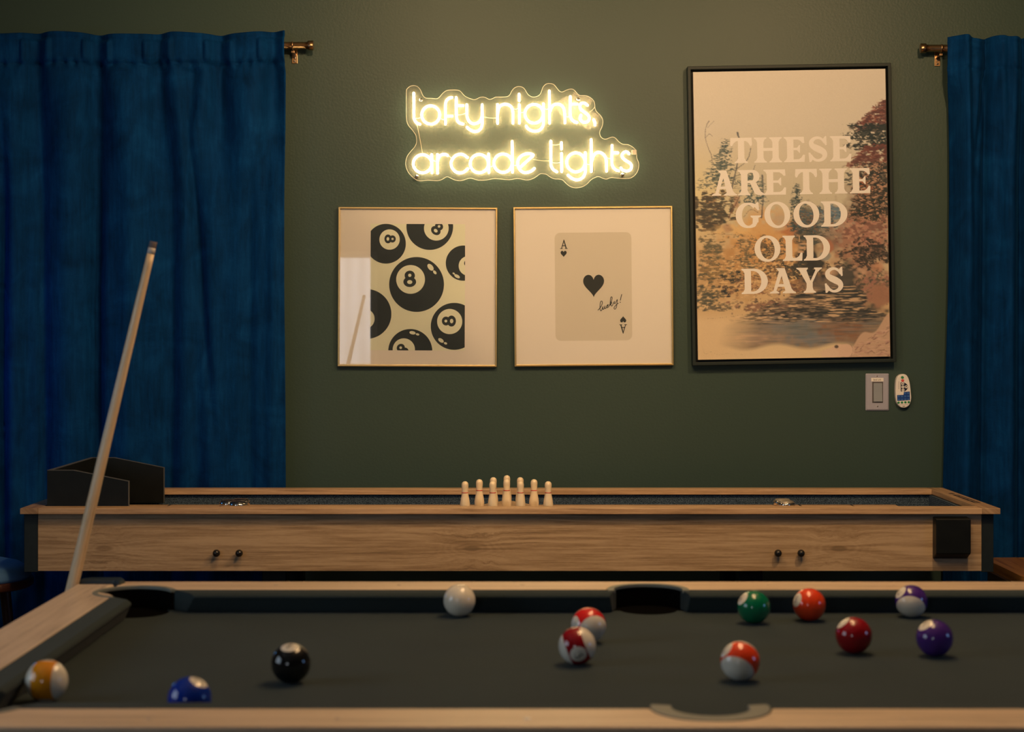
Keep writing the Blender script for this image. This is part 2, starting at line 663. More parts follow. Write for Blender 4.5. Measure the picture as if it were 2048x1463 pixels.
def pane_material(col, strength):
    t = NT('daylit_window_pane')
    v = t.coord((1, 1, 1))
    n = t.noise(v, 3, 3, .6, 1.0)
    w_ = t.n('ShaderNodeTexWave', ins={'Scale': 3.0, 'Distortion': 3.0, 'Detail': 2.0})
    t.link(v, w_.inputs[0])
    f = t.math('ADD', t.math('MULTIPLY', n, .7), t.math('MULTIPLY', w_.outputs['Fac'], .3))
    t.link(t.ramp(f, [(.3, tuple(c * .72 for c in col)), (.7, col)]), t.p.inputs['Emission Color'])
    t.p.inputs['Emission Strength'].default_value = strength
    t.p.inputs['Base Color'].default_value = (.3, .3, .3, 1)
    return t.m


def window(name, x0, x1, y0, y1, z0, z1, col, strength):
    """window set on the front or the left wall"""
    fr = MB()
    t_ = .05
    if y1 - y0 < x1 - x0:
        for a, b, c, d in ((x0 - t_, x0, z0 - t_, z1 + t_), (x1, x1 + t_, z0 - t_, z1 + t_), (x0, x1, z0 - t_, z0), (x0, x1, z1, z1 + t_), ((x0 + x1) / 2 - .015, (x0 + x1) / 2 + .015, z0, z1)):
            fr.box(a, b, y0, y1 + .03, c, d)
        pn = MB().box(x0, x1, y0 + .002, y0 + .008, z0, z1)
    else:
        for a, b, c, d in ((y0 - t_, y0, z0 - t_, z1 + t_), (y1, y1 + t_, z0 - t_, z1 + t_), (y0, y1, z0 - t_, z0), (y0, y1, z1, z1 + t_), ((y0 + y1) / 2 - .015, (y0 + y1) / 2 + .015, z0, z1)):
            fr.box(x0, x1 + .03, a, b, c, d)
        pn = MB().box(x0 + .002, x0 + .008, y0, y1, z0, z1)
    f = struct(fr.build(name, M['window_frame']))
    pn.build('pane', pane_material(col, strength), f)
    return f


window('window_1', -1.95, -1.09, YB, YB + .02, 1.03, 1.84, (.86, .93, 1.0), 4.0)
window('window_2', XL, XL + .02, 1.2, 2.5, .95, 2.0, (.68, .84, 1.0), 3.2)

# ------------------------------------------------------------------ curtains and rods
CYD = 5.36    # depth of the hanging cloth


def bumpf(x, c, s):
    return math.exp(-((x - c) / s) ** 2)


def sstep(a, b, x):
    t = min(1, max(0, (x - a) / (b - a)))
    return t * t * (3 - 2 * t)


def build_curtain(label, xs_fn, nx, top_fn, depth_fn, zbot, thick=.004):
    """grid of cloth: xs_fn(s, z) -> X, depth_fn(s, X, z) -> Y"""
    zs = []
    z = 2.204
    while z > zbot:
        zs.append(z)
        z -= .006 if z > 1.95 else .014
    zs.append(zbot)
    vs, fs = [], []
    for k, z in enumerate(zs):
        for i in range(nx + 1):
            s = i / nx
            zz = z + top_fn(s) * max(0, 1 - (2.204 - z) / .3)
            X = xs_fn(s, z)
            vs.append((X, depth_fn(s, X, z), zz))
    m = nx + 1
    for k in range(len(zs) - 1):
        for i in range(nx):
            fs.append((k * m + i, k * m + i + 1, (k + 1) * m + i + 1, (k + 1) * m + i))
    o = MB().add(vs, fs, 0, True).build('curtain', M['velvet'], None, origin=(0, 0, 0), recalc=False)
    md = o.modifiers.new('thickness', 'SOLIDIFY')
    md.thickness = thick
    md.offset = 0
    tag(o, label, 'curtain', 'blue velvet curtains')
    return o


random.seed(5)
TABS = [(p - CX) * CYD / F for p in (-45, 77, 198, 320, 441, 548)]
ZSEAM = CZ - (129 - CY) * CYD / F
ph = [random.uniform(0, 6.28) for _ in range(12)]


def left_depth(s, X, z):
    d = 2.204 - z
    y = 0.0
    # back tabs draw the heading in, the cloth between them bows forward
    head = 1 - sstep(.0, .55, d)
    for i, t in enumerate(TABS):
        wd = .030 + .05 * sstep(.09, .7, d)
        y += .040 * bumpf(X, t, wd) * (.35 + .65 * (1 - sstep(.09, .9, d)))
        # flat tab pocket inside the heading
        if .012 < d < .098:
            y -= .016 * sstep(-.052, -.036, X - t) * sstep(-.052, -.036, t - X) * sstep(.012, .03, d) * (1 - .5 * sstep(.07, .098, d))
        # scallop hanging between two tabs
        if i < len(TABS) - 1:
            mid = (t + TABS[i + 1]) / 2
            y -= .020 * bumpf(X, mid + .012 * math.sin(i * 2.3), .05) * sstep(.10, .2, d) * (1 - sstep(.2, .55, d))
    # long folds
    fold = sstep(.12, .7, d)
    for c, wd, am in ((15, .018, .022), (88, .020, .013), (197, .024, .032), (338, .030, .022), (262, .035, -.010), (395, .03, .012), (430, .045, -.014), (505, .022, .012), (140, .04, -.012), (545, .02, -.010), (30, .03, -.012)):
        cx = (c + 5 * math.sin(z * 2 + c) - CX) * CYD / F
        y += 1.35 * am * bumpf(X, cx, wd) * fold
    # diagonal swag beside the deep V under the heading
    vx = (386 - CX) * CYD / F
    k = .12 + .45 * d
    y += .030 * bumpf(X - vx, .0, .020 + .016 * max(0, .28 - d) / .28) * sstep(.09, .13, d) * (1 - sstep(.20, .34, d))
    y += .016 * bumpf(X, (330 + 55 * d - CX) * CYD / F + .05, .016) * sstep(.12, .3, d) * (1 - sstep(.9, 1.5, d))
    # seam under the heading, top hem
    y += .010 * bumpf(z, ZSEAM, .006)
    y += .006 * bumpf(z, ZSEAM, .012) * math.sin(X * 150 + 2 * math.sin(X * 23))
    y += .004 * bumpf(z, 2.187, .004)
    # packing creases
    for zc, am in ((1.227, .0022), (1.66, .0016), (1.90, .002), (1.865, .0022), (1.42, .0018), (.98, .002)):
        wob = zc + .006 * math.sin(X * 9 + zc * 40) + .003 * math.sin(X * 31)
        y += 1.9 * am * (bumpf(z, wob, .005) - .6 * bumpf(z, wob - .012, .007)) * (.4 + .6 * max(0, math.sin(X * 7 + zc * 13)))
    y += .0016 * math.sin(X * 38 + 3 * math.sin(z * 5) + ph[0]) * math.sin(z * 11 + X * 6 + ph[1])
    y += .003 * math.sin(X * 16 + ph[2] + .8 * math.sin(z * 2.4))
    return min(WY - .02, CYD - .034 + y)


def left_x(s, z):
    d = 2.204 - z
    right = (571 + 2.0 * sstep(.1, .13, d) - 3 * sstep(.13, .5, d) + 5 * sstep(.5, 1.2, d) * (d / 2.2) - CX) * CYD / F
    return -1.86 + s * (right + 1.86)


build_curtain('wide blue velvet curtain hanging at the left behind the pool cue', left_x, 330,
              lambda s: .004 * math.sin(s * 21) + .004 * bumpf(s, 1.0, .05) - .006 * bumpf(s, .62, .05), left_depth, .02)

# right curtain: gathered into tighter folds
RF = [(1897, .010), (1925, -.030), (1948, -.012), (1972, .030), (2000, -.014), (2022, -.020), (2047, .034), (2080, -.03), (2110, .03), (2150, -.03), (2190, .025)]


def right_depth(s, X, z):
    d = 2.204 - z
    y = 0.0
    for c, am in RF:
        lean = -10 * sstep(.3, 1.9, d) * (2060 - c) / 160.0
        swing = (6 * math.sin(c) * sstep(.1, .5, d))
        cx = (c + lean + swing - CX) * CYD / F
        y += am * 1.25 * bumpf(X, cx, .015 + .006 * sstep(.2, .9, d))
    # one fold folds over itself below the heading
    if .1 < d < .45:
        cx = (1968 - 75 * (d - .1) - CX) * CYD / F
        y += .022 * bumpf(X, cx, .010) * sstep(.1, .14, d) * (1 - sstep(.3, .45, d))
    y += .007 * bumpf(z, 2.1, .006) + .004 * bumpf(z, 2.187, .004)
    y += .010 * bumpf(X, (1950 - CX) * CYD / F, .02) * bumpf(z, 2.165, .012)
    for zc in (1.02, .93, 1.45, 1.78):
        wob = zc + .005 * math.sin(X * 22 + zc * 40)
        y += .002 * (bumpf(z, wob, .005) - .6 * bumpf(z, wob - .012, .006))
    y += .002 * math.sin(X * 55 + 2 * math.sin(z * 6)) * math.sin(z * 9 + X * 8)
    return min(WY - .012, CYD - .026 + y + .085 * (1 - sstep(0, .06, s)) * sstep(.10, .22, d))


def right_x(s, z):
    d = 2.204 - z
    left = (1893 + 2 * sstep(.05, .4, d) - 12 * sstep(.5, 1.6, d) - CX) * (CYD + .082 * sstep(.10, .22, d)) / F
    return left + s * (1.93 - left)


build_curtain('narrow blue velvet curtain gathered in folds at the right edge', right_x, 180,
              lambda s: -.012 - .006 * bumpf(s, .17, .05) + .003 * math.sin(s * 30), right_depth, .02)


def curtain_rod(label, x_end, x_far, zr, side):
    Y = WY - .047
    t = thing('curtain_rod', label, 'curtain rod', (x_end, Y, zr), 'curtain rods')
    r = .0115
    MB().lathe([(r, x_far - x_end), (r, -side * -.0)], (x_end, Y, zr), 20, 'x').build('rod', M['bronze'], t)
    a, b = x_end, x_end - side * .0 
    d = -side       # direction pointing outward
    MB().lathe([(0, .0), (.0145, 0), (.0155, .001), (.0155, .017), (.0145, .018), (0, .018)], (x_end if d > 0 else x_end - .018, Y, zr), 24, 'x').build('finial', M['bronze'], t)
    xb = x_end - d * .047
    br = MB()
    br.box(xb - .009, xb + .009, WY - .004, WY, zr - .05, zr + .008)
    br.box(xb - .005, xb + .005, Y - .004, WY - .003, zr - .024, zr - .017)
    br.tube([(xb, Y + .016 * math.cos(a_), zr + .016 * math.sin(a_)) for a_ in [R(v) for v in range(150, 400, 20)]], .003, 8)
    b_ = br.build('bracket', M['bronze'], t, bevel=.0008)
    sm = MB()
    for dz in (-.032, -.043):
        sm.lathe([(0, 0), (.003, .001), (.0035, .003)], (xb, WY - .007, zr + dz), 12, 'y')
    sm.build('screw', M['steel'], b_)
    return t


curtain_rod('bronze curtain rod with capped end beside the wide left curtain', (613 - CX) * 5.38 / F, -1.9, CZ - (87.5 - CY) * 5.38 / F, -1)
curtain_rod('bronze curtain rod with capped end beside the narrow right curtain', (1857 - CX) * 5.38 / F, 1.95, CZ - (93 - CY) * 5.38 / F, 1)

# ------------------------------------------------------------------ neon sign
NY = WY - .030      # plane of the tubes


def ZA(u, v): return (800 + u / 10.24, 160 + v / 10.24)
def ZB(u, v): return (980 + u / 8.533, 160 + v / 8.533)
def ZCc(u, v): return (800 + u / 7.062, 265 + v / 7.062)
def ZD(u, v): return (1080 + u / 9.752, 265 + v / 9.752)


sign_c = P(1043, 270, NY)
neon = thing('neon_sign', 'glowing warm white neon sign reading lofty nights, arcade lights', 'neon sign', tuple(sign_c))


def circ(c, rx, ry):
    return ('o', [(c[0] + rx * math.cos(2 * PI * i / 40), c[1] + ry * math.sin(2 * PI * i / 40)) for i in range(40)])


def S(*p): return ('s', list(p))


LET = [
    (ZA, [S((282, 268), (284, 500), (285, 740), (300, 820), (345, 880), (405, 903))]),
    (ZA, [circ((630, 715), 184, 188)]),
    (ZA, [S((932, 897), (932, 700), (930, 520), (950, 425), (1005, 372), (1062, 357)), S((945, 740), (1068, 738))]),
    (ZA, [S((1152, 362), (1152, 560), (1155, 740), (1175, 830), (1220, 880), (1288, 900)), S((1155, 525), (1288, 525))]),
    (ZA, [S((1368, 507), (1372, 720), (1400, 820), (1450, 875), (1525, 895), (1600, 870), (1655, 815), (1680, 740)),
          S((1683, 507), (1685, 800), (1680, 930), (1640, 1010), (1570, 1050), (1500, 1048), (1430, 1015), (1377, 967))]),
    (ZB, [S((128, 418), (130, 738)), S((135, 560), (150, 480), (190, 430), (260, 412), (330, 430), (375, 480), (390, 560), (392, 733))]),
    (ZB, [S((500, 422), (502, 733)), S((498, 242), (498, 352))]),
    (ZB, [circ((752, 575), 155, 160), S((912, 407), (914, 700), (900, 790), (850, 850), (770, 873), (690, 855), (640, 820), (620, 788))]),
    (ZB, [S((1013, 188), (1018, 733)), S((1025, 540), (1050, 470), (1090, 425), (1150, 410), (1215, 430), (1260, 490), (1275, 580), (1280, 728))]),
    (ZB, [S((1370, 283), (1368, 560), (1378, 640), (1410, 690), (1450, 715), (1480, 722)), S((1370, 412), (1485, 410))]),
    (ZB, [S((1662, 430), (1620, 398), (1570, 395), (1535, 430), (1545, 490), (1600, 540), (1665, 590), (1695, 650), (1670, 705), (1610, 722), (1560, 700), (1535, 655), (1550, 600))]),
    (ZB, [S((1770, 678), (1788, 720), (1790, 767))]),
    (ZCc, [circ((318, 440), 130, 128), S((448, 312), (452, 567))]),
    (ZCc, [S((530, 312), (530, 572)), S((533, 400), (550, 345), (590, 312), (640, 308), (672, 322))]),
    (ZCc, [S((953, 352), (900, 315), (845, 305), (780, 330), (735, 385), (722, 440), (740, 505), (790, 555), (850, 570), (905, 555), (957, 510))]),
    (ZCc, [circ((1120, 438), 128, 130), S((1252, 302), (1256, 562))]),
    (ZCc, [circ((1455, 432), 128, 130), S((1585, 127), (1588, 558))]),
    (ZCc, [S((1700, 490), (1790, 405), (1878, 328), (1862, 305), (1800, 297), (1720, 325), (1670, 385), (1665, 450), (1690, 520), (1740, 560), (1800, 563), (1860, 540), (1897, 507))]),
    (ZD, [S((210, 168), (213, 580), (225, 670), (270, 730), (328, 763))]),
    (ZD, [S((420, 408), (424, 757)), S((418, 198), (418, 317))]),
    (ZD, [circ((700, 580), 180, 185), S((882, 393), (884, 740), (865, 830), (800, 900), (710, 922), (620, 890), (548, 832))]),
    (ZD, [S((998, 138), (1002, 757)), S((1010, 560), (1040, 460), (1090, 400), (1150, 385), (1225, 415), (1280, 490), (1295, 600), (1297, 752))]),
    (ZD, [S((1405, 253), (1402, 560), (1420, 660), (1470, 720), (1533, 745)), S((1405, 395), (1518, 395))]),
    (ZD, [S((1738, 413), (1690, 375), (1640, 385), (1600, 435), (1620, 500), (1690, 555), (1760, 600), (1785, 660), (1760, 725), (1690, 750), (1620, 735), (1578, 692))]),
]
for zf, strokes in LET:
    mb = MB()
    for kind, pts in strokes:
        q = [zf(*p) for p in pts]
        if kind == 'o':
            mb.tube([P(x, y, NY) for x, y in q], .0040, 10, closed=True)
        else:
            q = spline(q, 6) if len(q) > 2 else q
            mb.tube([P(x, y, NY) for x, y in q], .0040, 10)
    mb.build('neon_letter', M['neon'], neon)
outl = [ZA(*p) for p in [(130, 240), (150, 180), (210, 130), (285, 115), (355, 135), (410, 190), (440, 250), (470, 320), (530, 372), (640, 375), (750, 385), (810, 350), (870, 280), (950, 220), (1050, 205), (1190, 210), (1250, 245), (1310, 315), (1380, 360), (1450, 385), (1530, 405), (1620, 365), (1690, 350), (1760, 365), (1830, 400), (1900, 380), (1960, 352)]]
outl += [ZB(*p) for p in [(170, 292), (290, 285), (340, 250), (370, 190), (420, 135), (495, 112), (570, 135), (615, 195), (650, 250), (720, 290), (790, 285), (850, 250), (880, 190), (900, 130), (950, 75), (1015, 60), (1090, 80), (1140, 140), (1190, 195), (1240, 205), (1300, 175), (1380, 155), (1440, 175), (1490, 235), (1540, 268), (1630, 268), (1710, 300), (1770, 360), (1788, 430), (1790, 475), (1820, 545), (1890, 610), (1925, 690), (1915, 790), (1875, 870), (1875, 935), (1910, 990), (1975, 1010)]]
outl += [ZD(*p) for p in [(1400, 90), (1470, 110), (1540, 185), (1620, 230), (1710, 235), (1800, 280), (1870, 350), (1885, 430), (1885, 500), (1920, 580), (1925, 660), (1900, 760), (1830, 850), (1740, 895), (1620, 900), (1500, 890), (1380, 880), (1300, 910), (1230, 895), (1150, 862), (1080, 875), (990, 925), (920, 1000), (820, 1060), (700, 1080), (590, 1055), (500, 985), (440, 925), (370, 910), (280, 905), (200, 870), (130, 820), (60, 805)]]
outl += [ZCc(*p) for p in [(1977, 585), (1900, 640), (1800, 672), (1660, 650), (1540, 668), (1340, 652), (1240, 668), (1110, 675), (990, 645), (860, 682), (760, 665), (670, 625), (600, 660), (530, 682), (400, 675), (280, 685), (210, 655), (130, 580), (90, 500), (80, 430), (100, 340), (150, 270), (210, 200), (235, 130), (225, 40)]]
outl += [ZA(*p) for p in [(300, 1090), (250, 1020), (180, 940), (140, 850), (128, 700), (128, 540)]]
outl = spline(outl, 3, True)
AY = NY + .0115
ow = [(P(x, y, AY).x, P(x, y, AY).z) for x, y in outl]
MB().prism(ow, lambda p, q, a: (p, a, q), AY - .0025, AY + .0025).build('acrylic_backing', M['acrylic'], neon)
MB().tube([(x, AY - .0026, z) for x, z in ow], .0008, 6, closed=True).build('polished_edge', M['acrylic_edge'], neon)
for px, py in (ZA(430, 410), ZCc(238, 620), ZB(1505, 330), ZD(1605, 820)):
    c = P(px, py, AY)
    so = MB()
    so.lathe([(0, -.008), (.0050, -.0075), (.0056, -.004), (.0056, -.003)], (c.x, AY, c.z), 16, 'y')
    so.lathe([(.0060, .003), (.0060, WY - AY)], (c.x, AY, c.z), 16, 'y')
    so.build('standoff_screw', M['steel'], neon)
for z1, a, z2, b in ((ZA, (350, 925), ZCc, (316, 290)), (ZA, (325, 785), ZA, (415, 770)), (ZA, (845, 795), ZA, (895, 808)), (ZA, (1190, 715), ZA, (1335, 680)), (ZA, (1720, 755), ZA, (1965, 780)),
                     (ZB, (415, 492), ZB, (468, 485)), (ZB, (530, 555), ZB, (570, 545)), (ZB, (945, 492), ZB, (985, 495)), (ZB, (1310, 625), ZB, (1345, 625)), (ZB, (1700, 540), ZB, (1780, 470)),
                     (ZCc, (475, 390), ZCc, (505, 408)), (ZCc, (695, 330), ZCc, (722, 355)), (ZCc, (1280, 480), ZCc, (1305, 470)), (ZCc, (1610, 462), ZCc, (1640, 462)), (ZCc, (1880, 380), ZD, (180, 550)),
                     (ZD, (245, 240), ZD, (385, 225)), (ZD, (245, 585), ZD, (385, 585)), (ZD, (918, 615), ZD, (965, 618)), (ZD, (1325, 495), ZD, (1375, 498))):
    p0, p1 = z1(*a), z2(*b)
    mid = ((p0[0] + p1[0]) / 2 + .6, (p0[1] + p1[1]) / 2 + 1.0)
    MB().tube([P(x, y, AY - .0045) for x, y in spline([p0, mid, p1], 5)], .0009, 6).build('wire', M['wire'], neon)
c = P(*ZD(1835, 380), NY)
MB().box(c.x - .008, c.x + .008, NY - .004, NY + .006, c.z - .008, c.z + .007).build('connector_cap', M['acrylic_edge'], neon, bevel=.002)

# ------------------------------------------------------------------ framed prints
SQ = 318.5 / F * (WY - .02)     # side of the square frames


def square_frame(label, cx, cy, rot):
    """gold framed square print; returns root and a mapper from crop pixels"""
    c = P(cx, cy, WY - .02)
    t = thing('framed_print', label, 'framed print', (c.x, WY, c.z), 'square gold framed prints')
    h = SQ / 2
    k = .0058
    fr = MB()
    outer = [(-h, -h), (h, -h), (h, h), (-h, h)]
    inner = [(-h + k, -h + k), (h - k, -h + k), (h - k, h - k), (-h + k, h - k)]
    fn = lambda p, q, a: (c.x + p, a, c.z + q)
    fr.prism(outer, fn, WY - .021, WY - .001, [inner])
    fr.build('frame', M['gold'], t, bevel=.0012)
    MB().box(c.x - h + k, c.x + h - k, WY - .012, WY - .004, c.z - h + k, c.z + h - k).build('mat_board', M['mat_board'], t)
    MB().box(c.x - h + k, c.x + h - k, WY - .0162, WY - .0152, c.z - h + k, c.z + h - k).build('glass', M['glass'], t)
    t.rotation_euler = (0, rot, 0)
    s = SQ / 1328.0         # metres per crop pixel

    def mp(cx0, cy0):
        return lambda u, v, layer: (c.x + (u - cx0) * s, WY - .0122 - .00018 * layer, c.z - (v - cy0) * s)
    return t, mp


def eight(u, v, size, rot, add):
    """figure eight: bold with two counters. rot in image radians, big loop towards 'down' turned by rot"""
    ca, sa = math.cos(rot), math.sin(rot)

    def off(du, dv): return (u + du * ca - dv * sa, v + du * sa + dv * ca)
    a = off(0, -.40 * size)
    b = off(0, .34 * size)
    add(ellipse(*a, .60 * size, .56 * size, 40, rot), 'ink', 3)
    add(ellipse(*b, .74 * size, .60 * size, 40, rot), 'ink', 3.5)
    a = off(0, -.42 * size)
    b = off(0, .36 * size)
    add(ellipse(*a, .19 * size, .19 * size, 24, rot), 'cream', 4.5)
    add(ellipse(*b, .30 * size, .23 * size, 24, rot), 'cream', 4.5)


t8, mp8 = square_frame('gold framed print of scattered black eight balls on cream', 835, 573.5, R(.25))
f8 = mp8(731, 723)
art = MB()
MIX = {'cream': 0, 'ink': 1}
RX0, RY0, RX1, RY1 = 337, 197, 1126, 1252
art.flat([(RX0, RY0), (RX1, RY0), (RX1, RY1), (RX0, RY1)], (), lambda u, v: f8(u, v, 0), 0)


def put(pl, m, layer):
    pl = clip(pl, RX0, RY0, RX1, RY1)
    if len(pl) > 2:
        art.flat(pl, (), lambda u, v: f8(u, v, layer), MIX[m])


for (bu, bv, br), (wu, wv, wr), e, hl in (
        ((465, 363, 166), (495, 328, 85), (499, 323, 50, -PI / 2 + PI), None),
        ((830, 218, 195), (885, 232, 103), (893, 236, 58, R(38)), None),
        ((1112, 522, 147), (1155, 545, 82), (1160, 535, 50, R(160)), [(1060, 632, 26, 13, 30), (1032, 609, 11, 7, 30)]),
        ((722, 702, 229), (672, 660, 120), (665, 656, 72, 0), [(838, 558, 33, 20, 50), (874, 600, 19, 11, 50)]),
        ((305, 950, 208), (290, 990, 83), None, None),
        ((1038, 1050, 196), (1000, 1010, 105), (994, 1006, 62, -PI / 2), [(928, 1168, 26, 15, 35), (966, 1192, 14, 9, 20)]),
        ((672, 1258, 184), (618, 1245, 93), (606, 1250, 58, R(-35)), [(690, 1105, 26, 14, 10), (732, 1118, 15, 9, 15)])):
    put(ellipse(bu, bv, br, br, 72), 'ink', 1)
    put(ellipse(wu, wv, wr, wr, 56), 'cream', 2)
    if e:
        eight(e[0], e[1], e[2], e[3], put)
    for hx, hy, ha, hb, ang in (hl or []):
        put(ellipse(hx, hy, ha, hb, 24, R(ang)), 'cream', 2)
art.build('printed_artwork', [M['print_cream'], M['print_ink']], t8)

tc, mpc = square_frame('gold framed print of an ace of hearts playing card', 1187, 572, R(-.5))
fc = mpc(740, 717)
ace = MB()
ace.flat(rrect(420, 268, 1060, 1170, 45), (), lambda u, v: fc(u, v, 0), 0)


def heart(cu, cv, wd, ht, inv=False):
    pts = []
    for i in range(60):
        a = 2 * PI * i / 60
        x = math.sin(a) ** 3
        y = (13 * math.cos(a) - 5 * math.cos(2 * a) - 2 * math.cos(3 * a) - math.cos(4 * a)) / 29.0
        s = -1 if inv else 1
        pts.append((cu + s * x * wd / 2, cv - s * (y + .088) * ht))
    return pts


def serif_a(cu, cv, wd, ht, inv=False):
    s = -1 if inv else 1
    w2, h2 = wd / 2, ht / 2

    def g(pl): ace.flat([(cu + s * x * w2, cv + s * y * h2) for x, y in pl], (), lambda u, v: fc(u, v, 2), 1)
    g([(-.12, -1), (.12, -1), (.78, .9), (.46, .9), (-.02, -.62)])
    g([(-.05, -.95), (.05, -.62), (-.50, .9), (-.70, .9)])
    g([(-.50, .22), (.48, .22), (.52, .40), (-.54, .40)])
    g([(-1, .86), (-.30, .86), (-.30, 1), (-1, 1)])
    g([(.28, .86), (1, .86), (1, 1), (.28, 1)])


for h_ in (heart(742, 716, 175, 190), heart(494, 446, 51, 54), heart(986, 994, 51, 54, True)):
    ace.flat(h_, (), lambda u, v: fc(u, v, 2), 1)
serif_a(496, 365, 64, 76)
serif_a(986, 1075, 64, 76, True)
SL = 4.18 / 14.63


def zl(u, v): return (710.6 + u * SL, 752.4 + v * SL)


for st, wd in (([(225, 580), (270, 535), (320, 470), (355, 390), (360, 335), (335, 310), (305, 345), (293, 430), (290, 530), (305, 590), (330, 590), (352, 540), (378, 470), (372, 520), (380, 555), (405, 540), (428, 490), (440, 450), (432, 500), (438, 530), (462, 520), (500, 470), (535, 420), (510, 425), (488, 465), (495, 505), (520, 500), (555, 455), (600, 380), (640, 270), (645, 205), (625, 190), (603, 230), (592, 330), (585, 440)], 20),
               ([(585, 430), (600, 370), (625, 345), (640, 365), (622, 395), (600, 405), (625, 455), (650, 445), (690, 370), (715, 320), (705, 370), (725, 390), (755, 350), (785, 285), (800, 280), (785, 400), (765, 500), (735, 550), (705, 540), (700, 510), (740, 450), (800, 395), (835, 375)], 19),
               ([(930, 115), (905, 210), (885, 300)], 22), ([(868, 355), (885, 350), (898, 345)], 24)):
    q = spline([zl(*p) for p in st], 5)
    ace.ribbon(q, wd * SL, lambda u, v: fc(u, v, 2), 1)
ace.build('printed_artwork', [M['card'], M['ink_brown']], tc)

# ------------------------------------------------------------------ canvas poster
pc = P(1582.8, 428.5, WY - .03)
CW, CH = .611, .914
poster = thing('canvas_poster', 'tall framed landscape canvas lettered these are the good old days', 'canvas poster', (pc.x, WY, pc.z))
k0, k1 = .0075, .0105
hw, hh = CW / 2, CH / 2
fo = [(-hw - k0 - k1, -hh - k0 - k1), (hw + k0 + k1, -hh - k0 - k1), (hw + k0 + k1, hh + k0 + k1), (-hw - k0 - k1, hh + k0 + k1)]
fi = [(-hw - k0, -hh - k0), (hw + k0, -hh - k0), (hw + k0, hh + k0), (-hw - k0, hh + k0)]
pfn = lambda p, q, a: (pc.x + p, a, pc.z + q)
MB().prism(fo, pfn, WY - .040, WY - .001, [fi]).build('frame', M['poster_frame'], poster, bevel=.0015)
MB().box(pc.x - hw - k0, pc.x + hw + k0, WY - .010, WY - .002, pc.z - hh - k0, pc.z + hh + k0).build('backing_board', M['poster_gap'], poster)


